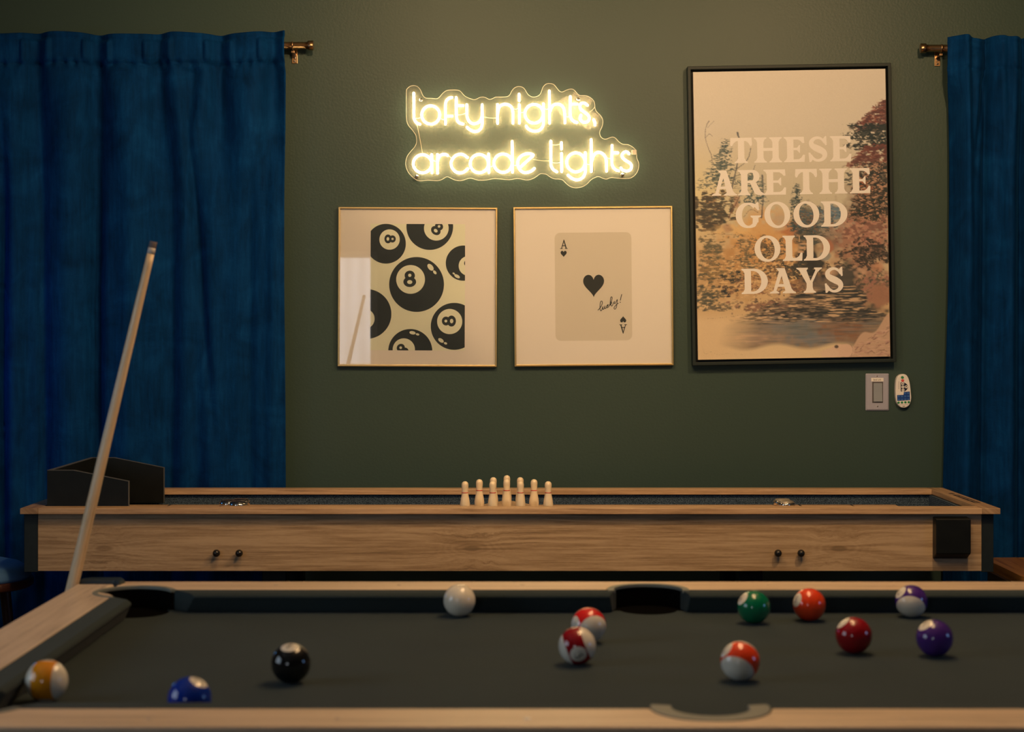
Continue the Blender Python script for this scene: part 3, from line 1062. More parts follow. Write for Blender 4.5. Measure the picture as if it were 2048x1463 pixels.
def paint_canvas(W, H):
    """river landscape in watercolour washes, broken foliage and dabs, W x H cells"""
    rng = random.Random(11)
    nrg = np.random.default_rng(7)
    s = W / 384.0
    img = np.zeros((H, W, 3))
    yy, xx = np.mgrid[0:H, 0:W]
    U, V = xx / s, yy / s

    def c(*rgb): return np.array(A(*rgb))

    def vnoise(sx, sy, shear=0.0):
        """smooth value noise with cells of sx by sy, sheared so that strokes lean"""
        gx = (U + shear * V) / sx + 40
        gy = V / sy
        g = nrg.random((int(gy.max()) + 3, int(gx.max()) + 90))
        ix, iy = np.floor(gx).astype(int), np.floor(gy).astype(int)
        fx, fy = gx - ix, gy - iy
        fx, fy = fx * fx * (3 - 2 * fx), fy * fy * (3 - 2 * fy)
        ix = np.clip(ix, 0, g.shape[1] - 2)
        return ((g[iy, ix] * (1 - fx) + g[iy, ix + 1] * fx) * (1 - fy) + (g[iy + 1, ix] * (1 - fx) + g[iy + 1, ix + 1] * fx) * fy)

    def blend(m, col):
        img[:] = img * (1 - m[..., None]) + col * m[..., None]

    def reg(cu, cv, ru, rv, soft=.5, rough=.35):
        d = np.sqrt(((U - cu) / ru) ** 2 + ((V - cv) / rv) ** 2) + (vnoise(9, 7) - .5) * rough * 2
        return np.clip((1 - d) / soft, 0, 1)

    def wash(cu, cv, ru, rv, col, al, soft=.6, rough=.3):
        blend(reg(cu, cv, ru, rv, soft, rough) * al, c(*col))

    def leaves(mask, dens, cols, sx=6, sy=3, shear=.6, al=.85, soft=.12):
        for col in cols:
            n = .6 * vnoise(sx * .8, sy * .8, shear) + .4 * vnoise(sx * .4, sy * .45, -shear)
            blend(np.clip((n - (.71 - .36 * dens * mask)) / soft, 0, 1) * np.clip(mask * 3, 0, 1) * al, c(*col))

    def dab(u, v, a, b, ang, col, al, soft=.35):
        r = max(a, b) * 1.4
        x0, x1 = int(max(0, (u - r) * s)), int(min(W, (u + r) * s + 2))
        y0, y1 = int(max(0, (v - r) * s)), int(min(H, (v + r) * s + 2))
        if x1 <= x0 or y1 <= y0:
            return
        du, dv = U[y0:y1, x0:x1] - u, V[y0:y1, x0:x1] - v
        ca, sa = math.cos(ang), math.sin(ang)
        d = np.sqrt(((du * ca + dv * sa) / a) ** 2 + ((-du * sa + dv * ca) / b) ** 2)
        m = np.clip((1 - d) / soft, 0, 1)[..., None] * al
        img[y0:y1, x0:x1] = img[y0:y1, x0:x1] * (1 - m) + c(*col) * m

    def line(pts, wd, col, al=.8):
        for (u, v) in spline(pts, 10):
            dab(u + rng.uniform(-.4, .4), v, wd * rng.uniform(.7, 1.3), wd, 0, col, al, .6)

    # paper: sky to ground
    t = np.clip(V / 300, 0, 1)[..., None]
    img[:] = c(203, 163, 119) * (1 - t) + c(186, 153, 112) * t
    blend(np.clip((V - 240 - .25 * U) / 120, 0, 1) * .8, c(196, 144, 92))
    blend(np.clip(1 - U / 130, 0, 1) * np.clip(1 - abs(V - 240) / 120, 0, 1) * .7, c(216, 168, 106))
    # hills, slopes and gorge
    wash(285, 315, 70, 50, (148, 118, 90), .6)
    wash(262, 292, 34, 26, (116, 106, 90), .55)
    wash(140, 330, 90, 62, (196, 134, 76), .75)
    wash(170, 300, 26, 26, (172, 138, 104), .6)
    wash(190, 322, 24, 26, (158, 88, 54), .75)
    wash(150, 370, 120, 60, (186, 122, 70), .7)
    wash(70, 400, 100, 70, (168, 116, 70), .7)
    wash(215, 420, 70, 46, (140, 92, 58), .75)
    wash(330, 350, 80, 80, (146, 94, 66), .85)
    wash(345, 270, 60, 60, (112, 72, 50), .7)
    wash(340, 440, 62, 56, (140, 94, 68), .85)
    wash(222, 322, 30, 60, (78, 68, 52), .85)
    wash(226, 392, 40, 38, (50, 46, 38), .95, .4)
    wash(262, 340, 34, 26, (110, 76, 56), .7)
    wash(262, 352, 13, 17, (158, 98, 66), .9, .3, .15)
    wash(256, 372, 13, 10, (136, 118, 94), .85, .3, .15)
    wash(300, 404, 44, 12, (180, 130, 92), .85, .4)
    # left conifer and bank of shrubs
    m = np.clip(1 - abs(U - (62 - .25 * (V - 150))) / (8 + .5 * np.maximum(V - 135, 0)), 0, 1) * np.clip((V - 132) / 14, 0, 1) * np.clip((240 - V) / 14, 0, 1)
    leaves(m, .78, [(92, 86, 66), (70, 72, 58)], 9, 2.6, .4)
    leaves(np.clip(1 - abs(U - 62) / 14, 0, 1) * np.clip(1 - abs(V - 140) / 9, 0, 1), .9, [(84, 80, 62)], 6, 2, .3)
    m = reg(26, 280, 52, 46, .5, .5)
    leaves(m, .80, [(140, 98, 62), (96, 74, 52), (70, 62, 48), (84, 66, 48)], 12, 3, .5)
    blend(reg(22, 290, 40, 26, .8) * .45, c(72, 60, 46))
    blend(reg(82, 262, 9, 20, .5) * .6, c(140, 84, 56))
    # bare trees
    line([(30, 98), (24, 110), (22, 130), (27, 150), (33, 164), (35, 178)], 1.2, (104, 84, 66))
    line([(22, 132), (30, 124), (36, 128)], .8, (120, 98, 76))
    line([(26, 112), (34, 104), (40, 98)], .7, (130, 108, 84))
    line([(86, 122), (90, 137), (92, 157), (86, 178), (82, 198), (76, 220), (72, 236)], 2.3, (90, 78, 64))
    line([(112, 154), (108, 170), (100, 182), (84, 194)], 1.4, (92, 78, 62))
    line([(120, 188), (116, 200), (112, 214)], 1.0, (96, 84, 68))
    line([(74, 212), (90, 206), (108, 208), (124, 222)], 1.4, (92, 82, 68))
    line([(134, 208), (135, 236), (134, 266), (131, 292)], 2.4, (86, 72, 60))
    line([(90, 244), (82, 262), (72, 278), (66, 292)], 1.8, (110, 76, 56))
    line([(96, 290), (110, 276), (124, 282)], 1.0, (100, 72, 54))
    leaves(reg(112, 234, 34, 34, .6, .5), .62, [(96, 90, 70), (80, 80, 64)], 6, 3, .4)
    leaves(reg(116, 258, 22, 14, .6, .5), .74, [(78, 76, 62)], 5, 3, .4)
    # middle conifer
    m = np.clip(1 - abs(U - 202) / (6 + .26 * np.maximum(V - 220, 0)), 0, 1) * np.clip((V - 222) / 12, 0, 1) * np.clip((330 - V) / 20, 0, 1)
    leaves(m, .84, [(96, 88, 70), (72, 70, 56), (62, 62, 52)], 7, 2.6, .2)
    leaves(reg(236, 296, 44, 34, .6, .5), .72, [(98, 84, 66), (72, 68, 56), (120, 86, 62), (84, 84, 74)], 7, 3, .1)
    leaves(reg(276, 284, 24, 22, .6, .5), .72, [(104, 100, 90), (84, 86, 80), (116, 112, 100)], 8, 3, -.3)
    leaves(reg(225, 330, 36, 26, .6, .5), .78, [(62, 58, 48), (84, 74, 58)], 10, 3, .1)
    # right tree: red crown over dark leaves, down to the bank
    cr = np.clip((U - (384 - (V - 50) * 1.0)) / 16 + .4, 0, 1) * np.clip((V - 56) / 10, 0, 1) * np.clip((128 - V) / 14, 0, 1)
    leaves(cr, .86, [(160, 104, 74), (126, 66, 46), (110, 58, 42), (88, 54, 42)], 8, 4, .5)
    m = np.clip((U - 300 + 8 * np.sin(V * .3)) / 26, 0, 1) * np.clip((V - 106) / 8, 0, 1) * np.clip((168 - V) / 12, 0, 1)
    leaves(m, .70, [(80, 66, 48), (56, 52, 40), (50, 48, 38)], 9, 4, .6, .95)
    leaves(np.clip(1 - abs(U - 306) / 22, 0, 1) * np.clip(1 - abs(V - 132) / 14, 0, 1), .7, [(58, 54, 42)], 8, 4, .5)
    m = np.clip((U - (330 - (V - 150) * .9)) / 18, 0, 1) * np.clip((V - 146) / 8, 0, 1) * np.clip((200 - V) / 12, 0, 1)
    leaves(m, .84, [(132, 76, 54), (108, 60, 44), (92, 54, 42)], 10, 4, .5)
    m = np.clip((U - (310 - (V - 180) * .1)) / 30, 0, 1) * np.clip((V - 182) / 12, 0, 1) * np.clip((318 - V) / 26, 0, 1)
    leaves(m, .84, [(128, 82, 56), (86, 64, 46), (62, 52, 40), (52, 48, 38)], 9, 4, .5)
    leaves(m, .42, [(176, 122, 84)], 6, 3, .5)
    leaves(reg(308, 216, 16, 16, .5, .4), .75, [(62, 56, 44)], 7, 3, .4)
    leaves(reg(335, 235, 24, 18, .5, .4), .66, [(150, 88, 58)], 9, 4, .4)
    m = reg(345, 325, 70, 34, .5, .4)
    leaves(m, .66, [(176, 124, 88), (160, 104, 76), (118, 78, 58)], 9, 5, .4)
    m = reg(350, 368, 66, 32, .5, .4)
    leaves(m, .78, [(96, 70, 52), (66, 54, 42), (56, 48, 38)], 7, 4, .5)
    leaves(reg(292, 392, 40, 14, .5, .4), .70, [(70, 56, 44)], 7, 3, .3)
    m = reg(350, 432, 46, 36, .5, .4)
    leaves(m, .72, [(170, 118, 84), (104, 84, 58), (84, 70, 52), (150, 98, 72)], 7, 5, .4)
    wash(362, 395, 14, 12, (178, 116, 78), .7)
    # shrubs on the left and middle slopes
    for cu, cv, ru, rv, dn, cols in ((34, 352, 34, 34, .72, [(130, 98, 64), (92, 78, 56)]), (30, 400, 40, 34, .74, [(120, 88, 60), (84, 74, 54), (136, 100, 62)]),
                                     (22, 444, 36, 30, .80, [(100, 82, 58), (76, 68, 52)]), (78, 412, 34, 16, .84, [(76, 66, 50), (56, 52, 42)]), (60, 436, 24, 12, .9, [(58, 52, 44), (50, 46, 40)]),
                                     (96, 344, 26, 24, .66, [(140, 104, 66), (104, 84, 60)]), (106, 382, 36, 22, .76, [(84, 72, 54), (104, 84, 58)]), (148, 358, 36, 34, .80, [(92, 74, 54), (68, 60, 46), (110, 84, 58)]),
                                     (190, 398, 34, 24, .82, [(80, 66, 48), (98, 76, 54), (66, 58, 46)]), (150, 400, 40, 24, .76, [(112, 82, 56), (84, 66, 50)]), (120, 430, 60, 24, .6, [(150, 98, 64), (112, 78, 56)]),
                                     (196, 436, 40, 18, .7, [(128, 84, 58), (96, 68, 50)]), (130, 468, 62, 14, .74, [(116, 80, 58), (84, 64, 50), (140, 96, 68)]), (44, 470, 40, 10, .7, [(106, 84, 60), (90, 74, 56)])):
        leaves(reg(cu, cv, ru, rv, .6, .5), dn, cols, 7, 3.4, .5)
    leaves(reg(110, 400, 120, 60, .6, .4), .40, [(208, 154, 98)], 6, 3, .6)
    wash(70, 316, 50, 12, (206, 152, 94), .7)
    line([(35, 322), (55, 324), (78, 326), (98, 326)], 1.0, (120, 84, 60))
    wash(62, 312, 14, 12, (150, 104, 76), .6)
    # the dam: pale planks in the gorge
    for u, v, a, b in ((214, 346, 12, 1.4), (206, 336, 1.4, 8), (224, 347, 10, 1.2), (212, 354, 9, 3), (208, 362, 8, 3), (203, 330, 6, .9)):
        dab(u, v, a, b, 0, (190, 138, 94), .9, .4)
    # water
    wat = np.clip((V - 424 - np.maximum(0, 240 - U) * .42) / 10, 0, 1) * np.clip((330 + 14 * np.sin(V * .1) - U) / 12 + np.clip((V - 470) / 20, 0, 1) * 6, 0, 1)
    blend(wat * .85, c(128, 98, 72))
    wash(300, 428, 30, 54, (66, 58, 46), .92, .5, .3)
    wash(250, 424, 60, 16, (92, 74, 58), .8, .5)
    wash(300, 482, 100, 20, (70, 60, 48), .85, .5)
    wash(226, 462, 86, 14, (182, 134, 94), .75, .6)
    wash(196, 510, 112, 26, (116, 102, 84), .9, .9)
    wash(290, 520, 66, 28, (128, 84, 56), .9, .6)
    wash(222, 536, 62, 16, (112, 102, 88), .75, .6)
    wash(100, 532, 80, 14, (186, 136, 96), .7, .7)
    m = wat * np.clip((508 - V) / 16, 0, 1) * np.clip((V - 424) / 20, 0, 1)
    leaves(m, .60, [(66, 58, 46), (78, 64, 50), (196, 146, 100)], 34, 3.2, .0, .85)
    leaves(m, .52, [(54, 48, 40)], 22, 3.0, .0, .9)
    m = wat * np.clip((556 - V) / 16, 0, 1) * np.clip((V - 492) / 14, 0, 1)
    leaves(m, .52, [(100, 92, 78), (88, 76, 62), (146, 112, 84)], 60, 3.4, -.2, .55, .3)
    for i in range(34):
        dab(rng.uniform(60, 190), rng.uniform(455, 500), rng.uniform(2, 6), rng.uniform(1.2, 3), rng.uniform(-.4, .3), rng.choice([(126, 84, 62), (108, 78, 60), (208, 158, 112)]), rng.uniform(.4, .8))
    # near shore and rocks
    blend(np.clip((V - 546 + 5 * np.sin(U * .05)) / 8, 0, 1) * np.clip((330 - U) / 60, 0, 1), c(206, 160, 110))
    blend(np.clip((130 - U - (V - 500) * .3) / 80, 0, 1) * np.clip((V - 478) / 20, 0, 1), c(206, 158, 108))
    rock = np.clip((V - 492 - (384 - U) * .72 + 8 * np.sin(U * .12)) / 3, 0, 1) * np.clip((U - 286) / 6, 0, 1)
    blend(rock, c(184, 136, 98))
    leaves(rock * np.clip((V - 505 - (384 - U) * .6) / 10, 0, 1), .5, [(158, 104, 80), (202, 148, 112)], 16, 4, 1.0, .6, .3)
    wash(366, 452, 28, 26, (150, 100, 70), .9, .35, .15)
    wash(290, 560, 26, 15, (204, 152, 112), .95, .2, .15)
    wash(262, 566, 22, 12, (206, 156, 114), .95, .2, .15)
    dab(276, 552, 5, 4, 0, (70, 54, 42), .9)
    for i in range(26):
        u = rng.uniform(312, 384)
        v = rng.uniform(512 + (384 - u) * .55, 572)
        dab(u, v, rng.uniform(2, 7), rng.uniform(.6, 1.4), rng.uniform(-.8, -.3), (118, 78, 60), rng.uniform(.4, .8))
    line([(8, 545), (14, 562), (26, 558), (40, 564), (60, 562), (90, 565)], .7, (166, 128, 88), .5)
    line([(338, 566), (346, 562), (352, 566), (366, 560), (376, 563)], .8, (120, 84, 62), .7)
    line([(20, 492), (50, 490), (90, 485)], .7, (120, 90, 66), .7)
    line([(304, 548), (309, 560), (304, 572)], .8, (120, 84, 62), .7)
    img *= 1 + nrg.normal(0, 1, (H, W, 1)) * .012
    lum = img.mean(axis=2, keepdims=True)
    deep = np.clip((V - 110) / 180, 0, 1)[..., None]
    img = (lum + (img - lum) * (1 + .22 * deep)) * (.95 - .09 * deep)
    img *= 1 + deep * (np.array([1.03, .98, .86]) - 1)
    return np.clip(img, .008, .88)


GW, GH = 300, 449
pix = paint_canvas(GW, GH)
vs = [(pc.x - hw + CW * i / (GW - 1), WY - .0345, pc.z + hh - CH * j / (GH - 1)) for j in range(GH) for i in range(GW)]
fs = [(j * GW + i, (j + 1) * GW + i, (j + 1) * GW + i + 1, j * GW + i + 1) for j in range(GH - 1) for i in range(GW - 1)]
cmb = MB()
cmb.add(vs, fs, 0)
x0, x1, z0, z1, ya, yb = pc.x - hw, pc.x + hw, pc.z - hh, pc.z + hh, WY - .0345, WY - .010
for a, b in (((x0, z0), (x1, z0)), ((x1, z0), (x1, z1)), ((x1, z1), (x0, z1)), ((x0, z1), (x0, z0))):
    cmb.add([(a[0], ya, a[1]), (b[0], ya, b[1]), (b[0], yb, b[1]), (a[0], yb, a[1])], [(0, 1, 2, 3)], 0)


def canvas_material():
    t = NT('painted_canvas')
    at = t.n('ShaderNodeAttribute', attribute_name='Paint')
    t.link(at.outputs['Color'], t.p.inputs['Base Color'])
    t.p.inputs['Roughness'].default_value = .85
    t.p.inputs['Specular IOR Level'].default_value = .2
    v = t.coord((900, 900, 900))
    t.bump(t.noise(v, 1.0, 1), .15, .0006)
    return t.m


canvas = cmb.build('canvas', canvas_material(), poster, recalc=False)
att = canvas.data.color_attributes.new('Paint', 'FLOAT_COLOR', 'POINT')
buf = np.ones((len(canvas.data.vertices), 4), dtype=np.float32)
buf[:, :3] = .5
buf[:GW * GH, :3] = pix.reshape(-1, 3)
att.data.foreach_set('color', buf.ravel())

# lettering ---------------------------------------------------------
LT = MB()
LAY = [0]
CU = CW / 875.0      # metres per crop unit
CAP = 115.0


def glyph(ch, x0, x1, yb):
    """slab serif capital between x0 and x1 on baseline yb (crop units from the canvas centre, y up)"""
    wd, H = x1 - x0, CAP

    def fn(a, b): return (pc.x + (x0 + a) * CU, WY - .0349 - .00003 * LAY[0], pc.z + (yb + b) * CU)
    LAY[0] = 0

    def fill(o, holes=()):
        LAY[0] += 1
        LT.flat(o, holes, fn)

    def stem(xc, s=27, el=15, er=15, top=True, bot=True):
        l, r = xc - s / 2, xc + s / 2
        o = []
        if bot:
            o += [(l - el, 0), (r + er, 0), (r + er, 5), (r + er * .45, 10), (r + 1, 22)]
        else:
            o += [(l, 0), (r, 0)]
        if top:
            o += [(r + 1, H - 22), (r + er * .45, H - 10), (r + er, H - 5), (r + er, H), (l - el, H), (l - el, H - 5), (l - el * .45, H - 10), (l - 1, H - 22)]
        else:
            o += [(r, H), (l, H)]
        if bot:
            o += [(l - 1, 22), (l - el * .45, 10), (l - el, 5)]
        fill(o)

    def arm(xs, xe, y, up, th=13, fl=24):
        """horizontal arm with a flared beak at its end; up = +1 beak rises, -1 hangs, 0 both"""
        if up == 0:
            fill([(xs, y - th / 2), (xe - 14, y - th / 2), (xe - 4, y - fl), (xe, y - fl), (xe, y + fl), (xe - 4, y + fl), (xe - 14, y + th / 2), (xs, y + th / 2)])
        else:
            y2 = y + up * th
            o = [(xs, y), (xe, y), (xe + 2, y + up * (fl + 10)), (xe - 6, y + up * (fl + 12)), (xe - 15, y + up * (th + 8)), (xe - 26, y2 + up * 1), (xs, y2)]
            fill(o)

    if ch == 'T':
        stem(wd / 2, 28, 16, 16, top=False)
        fill([(3, H), (wd - 3, H), (wd - 1, H - 30), (wd - 4, H - 38), (wd - 10, H - 38), (wd - 18, H - 24), (wd - 30, H - 15), (30, H - 15), (18, H - 24), (10, H - 38), (4, H - 38), (1, H - 30)])
    elif ch == 'H':
        stem(29, 27, 15, 15)
        stem(wd - 29, 27, 15, 15)
        fill([(29, H * .46), (wd - 29, H * .46), (wd - 29, H * .58), (29, H * .58)])
    elif ch == 'E':
        stem(29, 28, 15, 2)
        arm(25, wd - 4, H, -1, 12, 18)
        arm(25, wd - 22, H * .52, 0, 11, 18)
        arm(25, wd - 2, 0, 1, 12, 22)
    elif ch == 'L':
        stem(29, 28, 15, 14)
        arm(25, wd - 2, 0, 1, 13, 26)
    elif ch == 'D':
        stem(27, 28, 15, 0)
        b = H
        out = [(20, 0), (wd * .45, 0)] + [(wd * .45 + wd * .55 * math.sin(a), H / 2 - H / 2 * math.cos(a)) for a in [PI * i / 24 for i in range(1, 24)]] + [(wd * .45, H), (20, H)]
        hole = [(41, 11), (wd * .42, 11)] + [(wd * .42 + (wd * .58 - 30) * math.sin(a), H / 2 - (H / 2 - 11) * math.cos(a)) for a in [PI * i / 24 for i in range(1, 24)]] + [(wd * .42, H - 11), (41, H - 11)]
        fill(out, [hole])
    elif ch == 'O':
        fill(ellipse(wd / 2, H / 2, wd / 2, H / 2 + 2.5, 60), [ellipse(wd / 2, H / 2, wd / 2 - 27, H / 2 - 8.5, 48, R(9))])
    elif ch == 'G':
        pts, ws = [], []
        for i in range(33):
            a = R(48 + (322 - 48) * i / 32)
            pts.append((wd * .49 + (wd * .49 - 13) * math.cos(a), H / 2 + (H / 2 - 5) * math.sin(a)))
            ws.append(10 + 19 * abs(math.cos(a)) ** 1.3)
        ws[-1] = ws[-2] = 14
        LT.ribbon(pts, ws, fn)
        fill([(wd - 40, 30), (wd - 14, 34), (wd - 14, H * .40), (wd - 2, H * .44), (wd - 2, H * .49), (wd - 50, H * .49), (wd - 50, H * .44), (wd - 40, H * .38)])
        fill([(wd - 42, 10), (wd - 14, 26), (wd - 14, 44), (wd - 40, 44)])
        fill([(wd - 38, H - 16), (wd - 20, H + 2), (wd - 14, H + 2), (wd - 10, H - 34), (wd - 17, H - 36), (wd - 32, H - 18)])
    elif ch == 'S':
        ctr = [(.84, .73), (.74, .86), (.55, .945), (.33, .92), (.18, .80), (.20, .66), (.36, .565), (.58, .48), (.78, .38), (.84, .24), (.72, .10), (.48, .05), (.28, .12), (.14, .28)]
        ww = [8, 11, 12, 15, 20, 24, 29, 31, 27, 22, 16, 12, 12, 8]
        q = spline(ctr, 5)
        wi = [np.interp(i / (len(q) - 1), np.linspace(0, 1, len(ww)), ww) for i in range(len(q))]
        LT.ribbon([(a * wd, b * H) for a, b in q], wi, fn)
        fill([(wd * .72, H * .86), (wd * .86, H + 1), (wd * .93, H + 1), (wd * .95, H * .66), (wd * .87, H * .64), (wd * .80, H * .78)])
        fill([(wd * .28, H * .13), (wd * .14, -1), (wd * .06, -1), (wd * .02, H * .36), (wd * .11, H * .37), (wd * .20, H * .22)])
    elif ch == 'A':
        ap = wd * .46
        fill([(ap - 22, H), (ap + 14, H), (wd - 16, 12), (wd - 48, 12), (ap - 2, H - 26)])
        fill([(ap - 10, H - 6), (ap + 2, H - 30), (29, 10), (15, 10)])
        fill([(ap - 26, H), (ap - 8, H), (ap - 8, H - 16), (ap - 14, H - 14)])
        fill([(wd * .24, H * .26), (wd * .72, H * .26), (wd * .70, H * .37), (wd * .27, H * .37)])
        fill([(0, 0), (42, 0), (42, 5), (30, 12), (26, 22), (16, 12), (8, 9), (0, 5)])
        fill([(wd - 60, 0), (wd, 0), (wd, 5), (wd - 10, 10), (wd - 20, 22), (wd - 44, 22), (wd - 48, 12), (wd - 60, 5)])
    elif ch == 'R':
        stem(29, 28, 15, 13)
        out = [(36, H), (wd * .55, H)] + [(wd * .55 + wd * .27 * math.sin(a), H - 30 + 30 * math.cos(a)) for a in [PI * i / 16 for i in range(1, 16)]] + [(wd * .55, H - 60), (36, H - 60)]
        hole = [(42, H - 12), (wd * .52, H - 12)] + [(wd * .52 + (wd * .30 - 28) * math.sin(a), H - 30.5 + 18.5 * math.cos(a)) for a in [PI * i / 14 for i in range(1, 14)]] + [(wd * .52, H - 49), (42, H - 49)]
        fill(out, [hole])
        fill([(wd * .44, H - 54), (wd * .68, H - 58), (wd * .86, 16), (wd - 2, 6), (wd - 2, 0), (wd * .74, 0), (wd * .62, 8)])
    elif ch == 'Y':
        fill([(10, H - 8), (44, H - 8), (wd * .56, H * .44), (wd * .62, H * .36), (wd * .40, H * .36)])
        fill([(wd - 14, H - 8), (wd - 28, H - 8), (wd * .52, H * .42), (wd * .60, H * .36)])
        fill([(0, H), (52, H), (52, H - 5), (44, H - 14), (38, H - 22), (16, H - 14), (0, H - 5)])
        fill([(wd - 36, H), (wd, H), (wd, H - 5), (wd - 10, H - 11), (wd - 18, H - 20), (wd - 28, H - 12), (wd - 36, H - 5)])
        l, r = wd * .50 - 13, wd * .50 + 15
        fill([(l - 14, 0), (r + 14, 0), (r + 14, 5), (r + 4, 12), (r, 24), (r, H * .44), (l, H * .44), (l, 24), (l - 4, 12), (l - 14, 5)])


CC = 509.25
for text, boxes, ytop in (('THESE', [(230, 332.5), (339.7, 467), (476, 571.6), (585.6, 676), (686, 782.5)], -352),
                          ('ARETHE', [(149, 264), (268, 389), (385, 487), (527, 630), (638, 766), (776.5, 871)], -205),
                          ('GOOD', [(256.7, 373), (386, 504), (518, 636), (646, 764)], -56),
                          ('OLD', [(340, 458), (468, 558.6), (566, 684)], 97),
                          ('DAYS', [(282, 400), (409, 527), (531, 647), (657, 745.6)], 244)):
    mid = (boxes[0][0] + boxes[-1][1]) / 2
    for ch, (a, b) in zip(text, boxes):
        glyph(ch, a - mid, b - mid, -(ytop + CAP))
LT.build('printed_lettering', M['poster_text'], poster)
poster.rotation_euler = (0, R(-1.0), 0)

# ------------------------------------------------------------------ light switch
sw = P(1754, 783.5, WY)
S1 = WY / F
switch = thing('light_switch', 'taupe rocker light switch with label sticker below the tall poster', 'light switch', (sw.x, WY, sw.z))
w_, h_ = 23.2 * S1, 37 * S1
pl = MB()
prof = rrect(-w_, -h_, w_, h_, .003)
prof2 = rrect(-w_ + .004, -h_ + .004, w_ - .004, h_ - .004, .002)
n_ = len(prof)
pl.add([(sw.x + p, WY - .001, sw.z + q) for p, q in prof] + [(sw.x + p, WY - .003, sw.z + q) for p, q in prof] + [(sw.x + p, WY - .0065, sw.z + q) for p, q in prof2],
       [(i, (i + 1) % n_, n_ + (i + 1) % n_, n_ + i) for i in range(n_)] + [(n_ + i, n_ + (i + 1) % n_, 2 * n_ + (i + 1) % n_, 2 * n_ + i) for i in range(n_)] + [tuple(range(2 * n_, 3 * n_)), tuple(range(n_))])
pl.build('plate', M['switch'], switch)
u = lambda px, py, d: (P(px, py, WY).x, WY - d, P(px, py, WY).z)
b0, b1 = u(1743.5, 763, 0), u(1765, 805, 0)
MB().box(b0[0], b1[0], WY - .0072, WY - .0066, b1[2], b0[2]).build('rocker_surround', M['dark_taupe'], switch)
b0, b1 = u(1746, 765, 0), u(1763.5, 802.5, 0)
rk = MB()
zm = (b0[2] + b1[2]) / 2
rk.add([(b0[0], WY - .0072, b0[2]), (b1[0], WY - .0072, b0[2]), (b0[0], WY - .0085, zm), (b1[0], WY - .0085, zm), (b0[0], WY - .0115, b1[2]), (b1[0], WY - .0115, b1[2]), (b0[0], WY - .0066, b1[2]), (b1[0], WY - .0066, b1[2]), (b0[0], WY - .0066, b0[2]), (b1[0], WY - .0066, b0[2])],
       [(0, 1, 3, 2), (2, 3, 5, 4), (4, 5, 7, 6), (0, 2, 4, 6, 8), (1, 3, 5, 7, 9), (8, 9, 1, 0)])
rk.build('rocker', M['rocker'], switch, bevel=.0006)
for px, py in ((1752.8, 752), (1754, 812)):
    c = u(px, py, .0066)
    MB().lathe([(0, -.0012), (.002, -.001), (.0026, 0)], c, 12, 'y').build('screw', M['steel'], switch)
b0, b1 = u(1741.5, 755, 0), u(1766, 762.3, 0)
st = MB().box(b0[0], b1[0], WY - .0074, WY - .0064, b1[2], b0[2]).build('label_sticker', M['sticker'], switch)
# hand printed words "Deck Left"
tx = MB()
GL = {'D': [[(0, 0), (0, 1), (.5, .85), (.6, .5), (.5, .1), (0, 0)]], 'e': [[(.05, .35), (.5, .35), (.45, .6), (.1, .55), (.05, .2), (.3, 0), (.5, .1)]], 'c': [[(.5, .55), (.15, .55), (.05, .25), (.25, 0), (.5, .1)]],
      'k': [[(0, 0), (0, 1)], [(.45, .6), (0, .3), (.5, 0)]], 'L': [[(0, 1), (0, 0), (.5, 0)]], 'f': [[(.5, .95), (.25, .9), (.2, .6), (.2, 0)], [(0, .6), (.45, .6)]], 't': [[(.2, .9), (.2, .1), (.45, 0)], [(0, .6), (.45, .6)]]}
x = 1746.3
for ch in 'Deck Left':
    for stroke in GL.get(ch, []):
        tx.ribbon([(x + a * 1.9, 760.4 - b * 3.4) for a, b in stroke], .45, lambda p, q: u(p, q, .0076))
    x += 1.75 if ch != ' ' else 1.2
tx.build('printed_words', M['text'], st)

# ------------------------------------------------------------------ remote control
RY = WY - .019
remote = thing('remote_control', 'small white remote control with coloured buttons beside the light switch', 'remote control', tuple(P(1807, 781.5, WY)))


def zr(u_, v_): return (1780 + u_ / 16.25, 735 + v_ / 16.25)


body = spline([zr(*p) for p in [(420, 205), (330, 222), (250, 285), (205, 390), (185, 560), (178, 760), (188, 960), (215, 1110), (275, 1220), (355, 1285), (435, 1302), (520, 1290), (610, 1235), (668, 1130), (692, 1000), (685, 840), (665, 640), (640, 470), (600, 330), (545, 245), (480, 210)]], 4, True)


def rp(px, py, d): p = P(px, py, RY); return (p.x, RY - d, p.z)


rb = MB()
cxr = sum(p[0] for p in body) / len(body)
cyr = sum(p[1] for p in body) / len(body)
n_ = len(body)
rings = [(1.0, -.0175), (1.0, -.004), (.985, -.001), (.95, 0.0)]
allv = []
for sc_, d in rings:
    allv += [rp(cxr + (x - cxr) * sc_, cyr + (y - cyr) * sc_, d) for x, y in body]
rb.add(allv, [(k * n_ + i, k * n_ + (i + 1) % n_, (k + 1) * n_ + (i + 1) % n_, (k + 1) * n_ + i) for k in range(3) for i in range(n_)] + [tuple(range(3 * n_, 4 * n_)), tuple(range(n_))])
rb.build('body', M['remote'], remote)


def rbut(name, outline, m, d0, d1):
    q = [zr(*p) for p in outline]
    return MB().prism(q, lambda a, b, d: rp(a, b, d), d0, d1).build(name, m, remote)


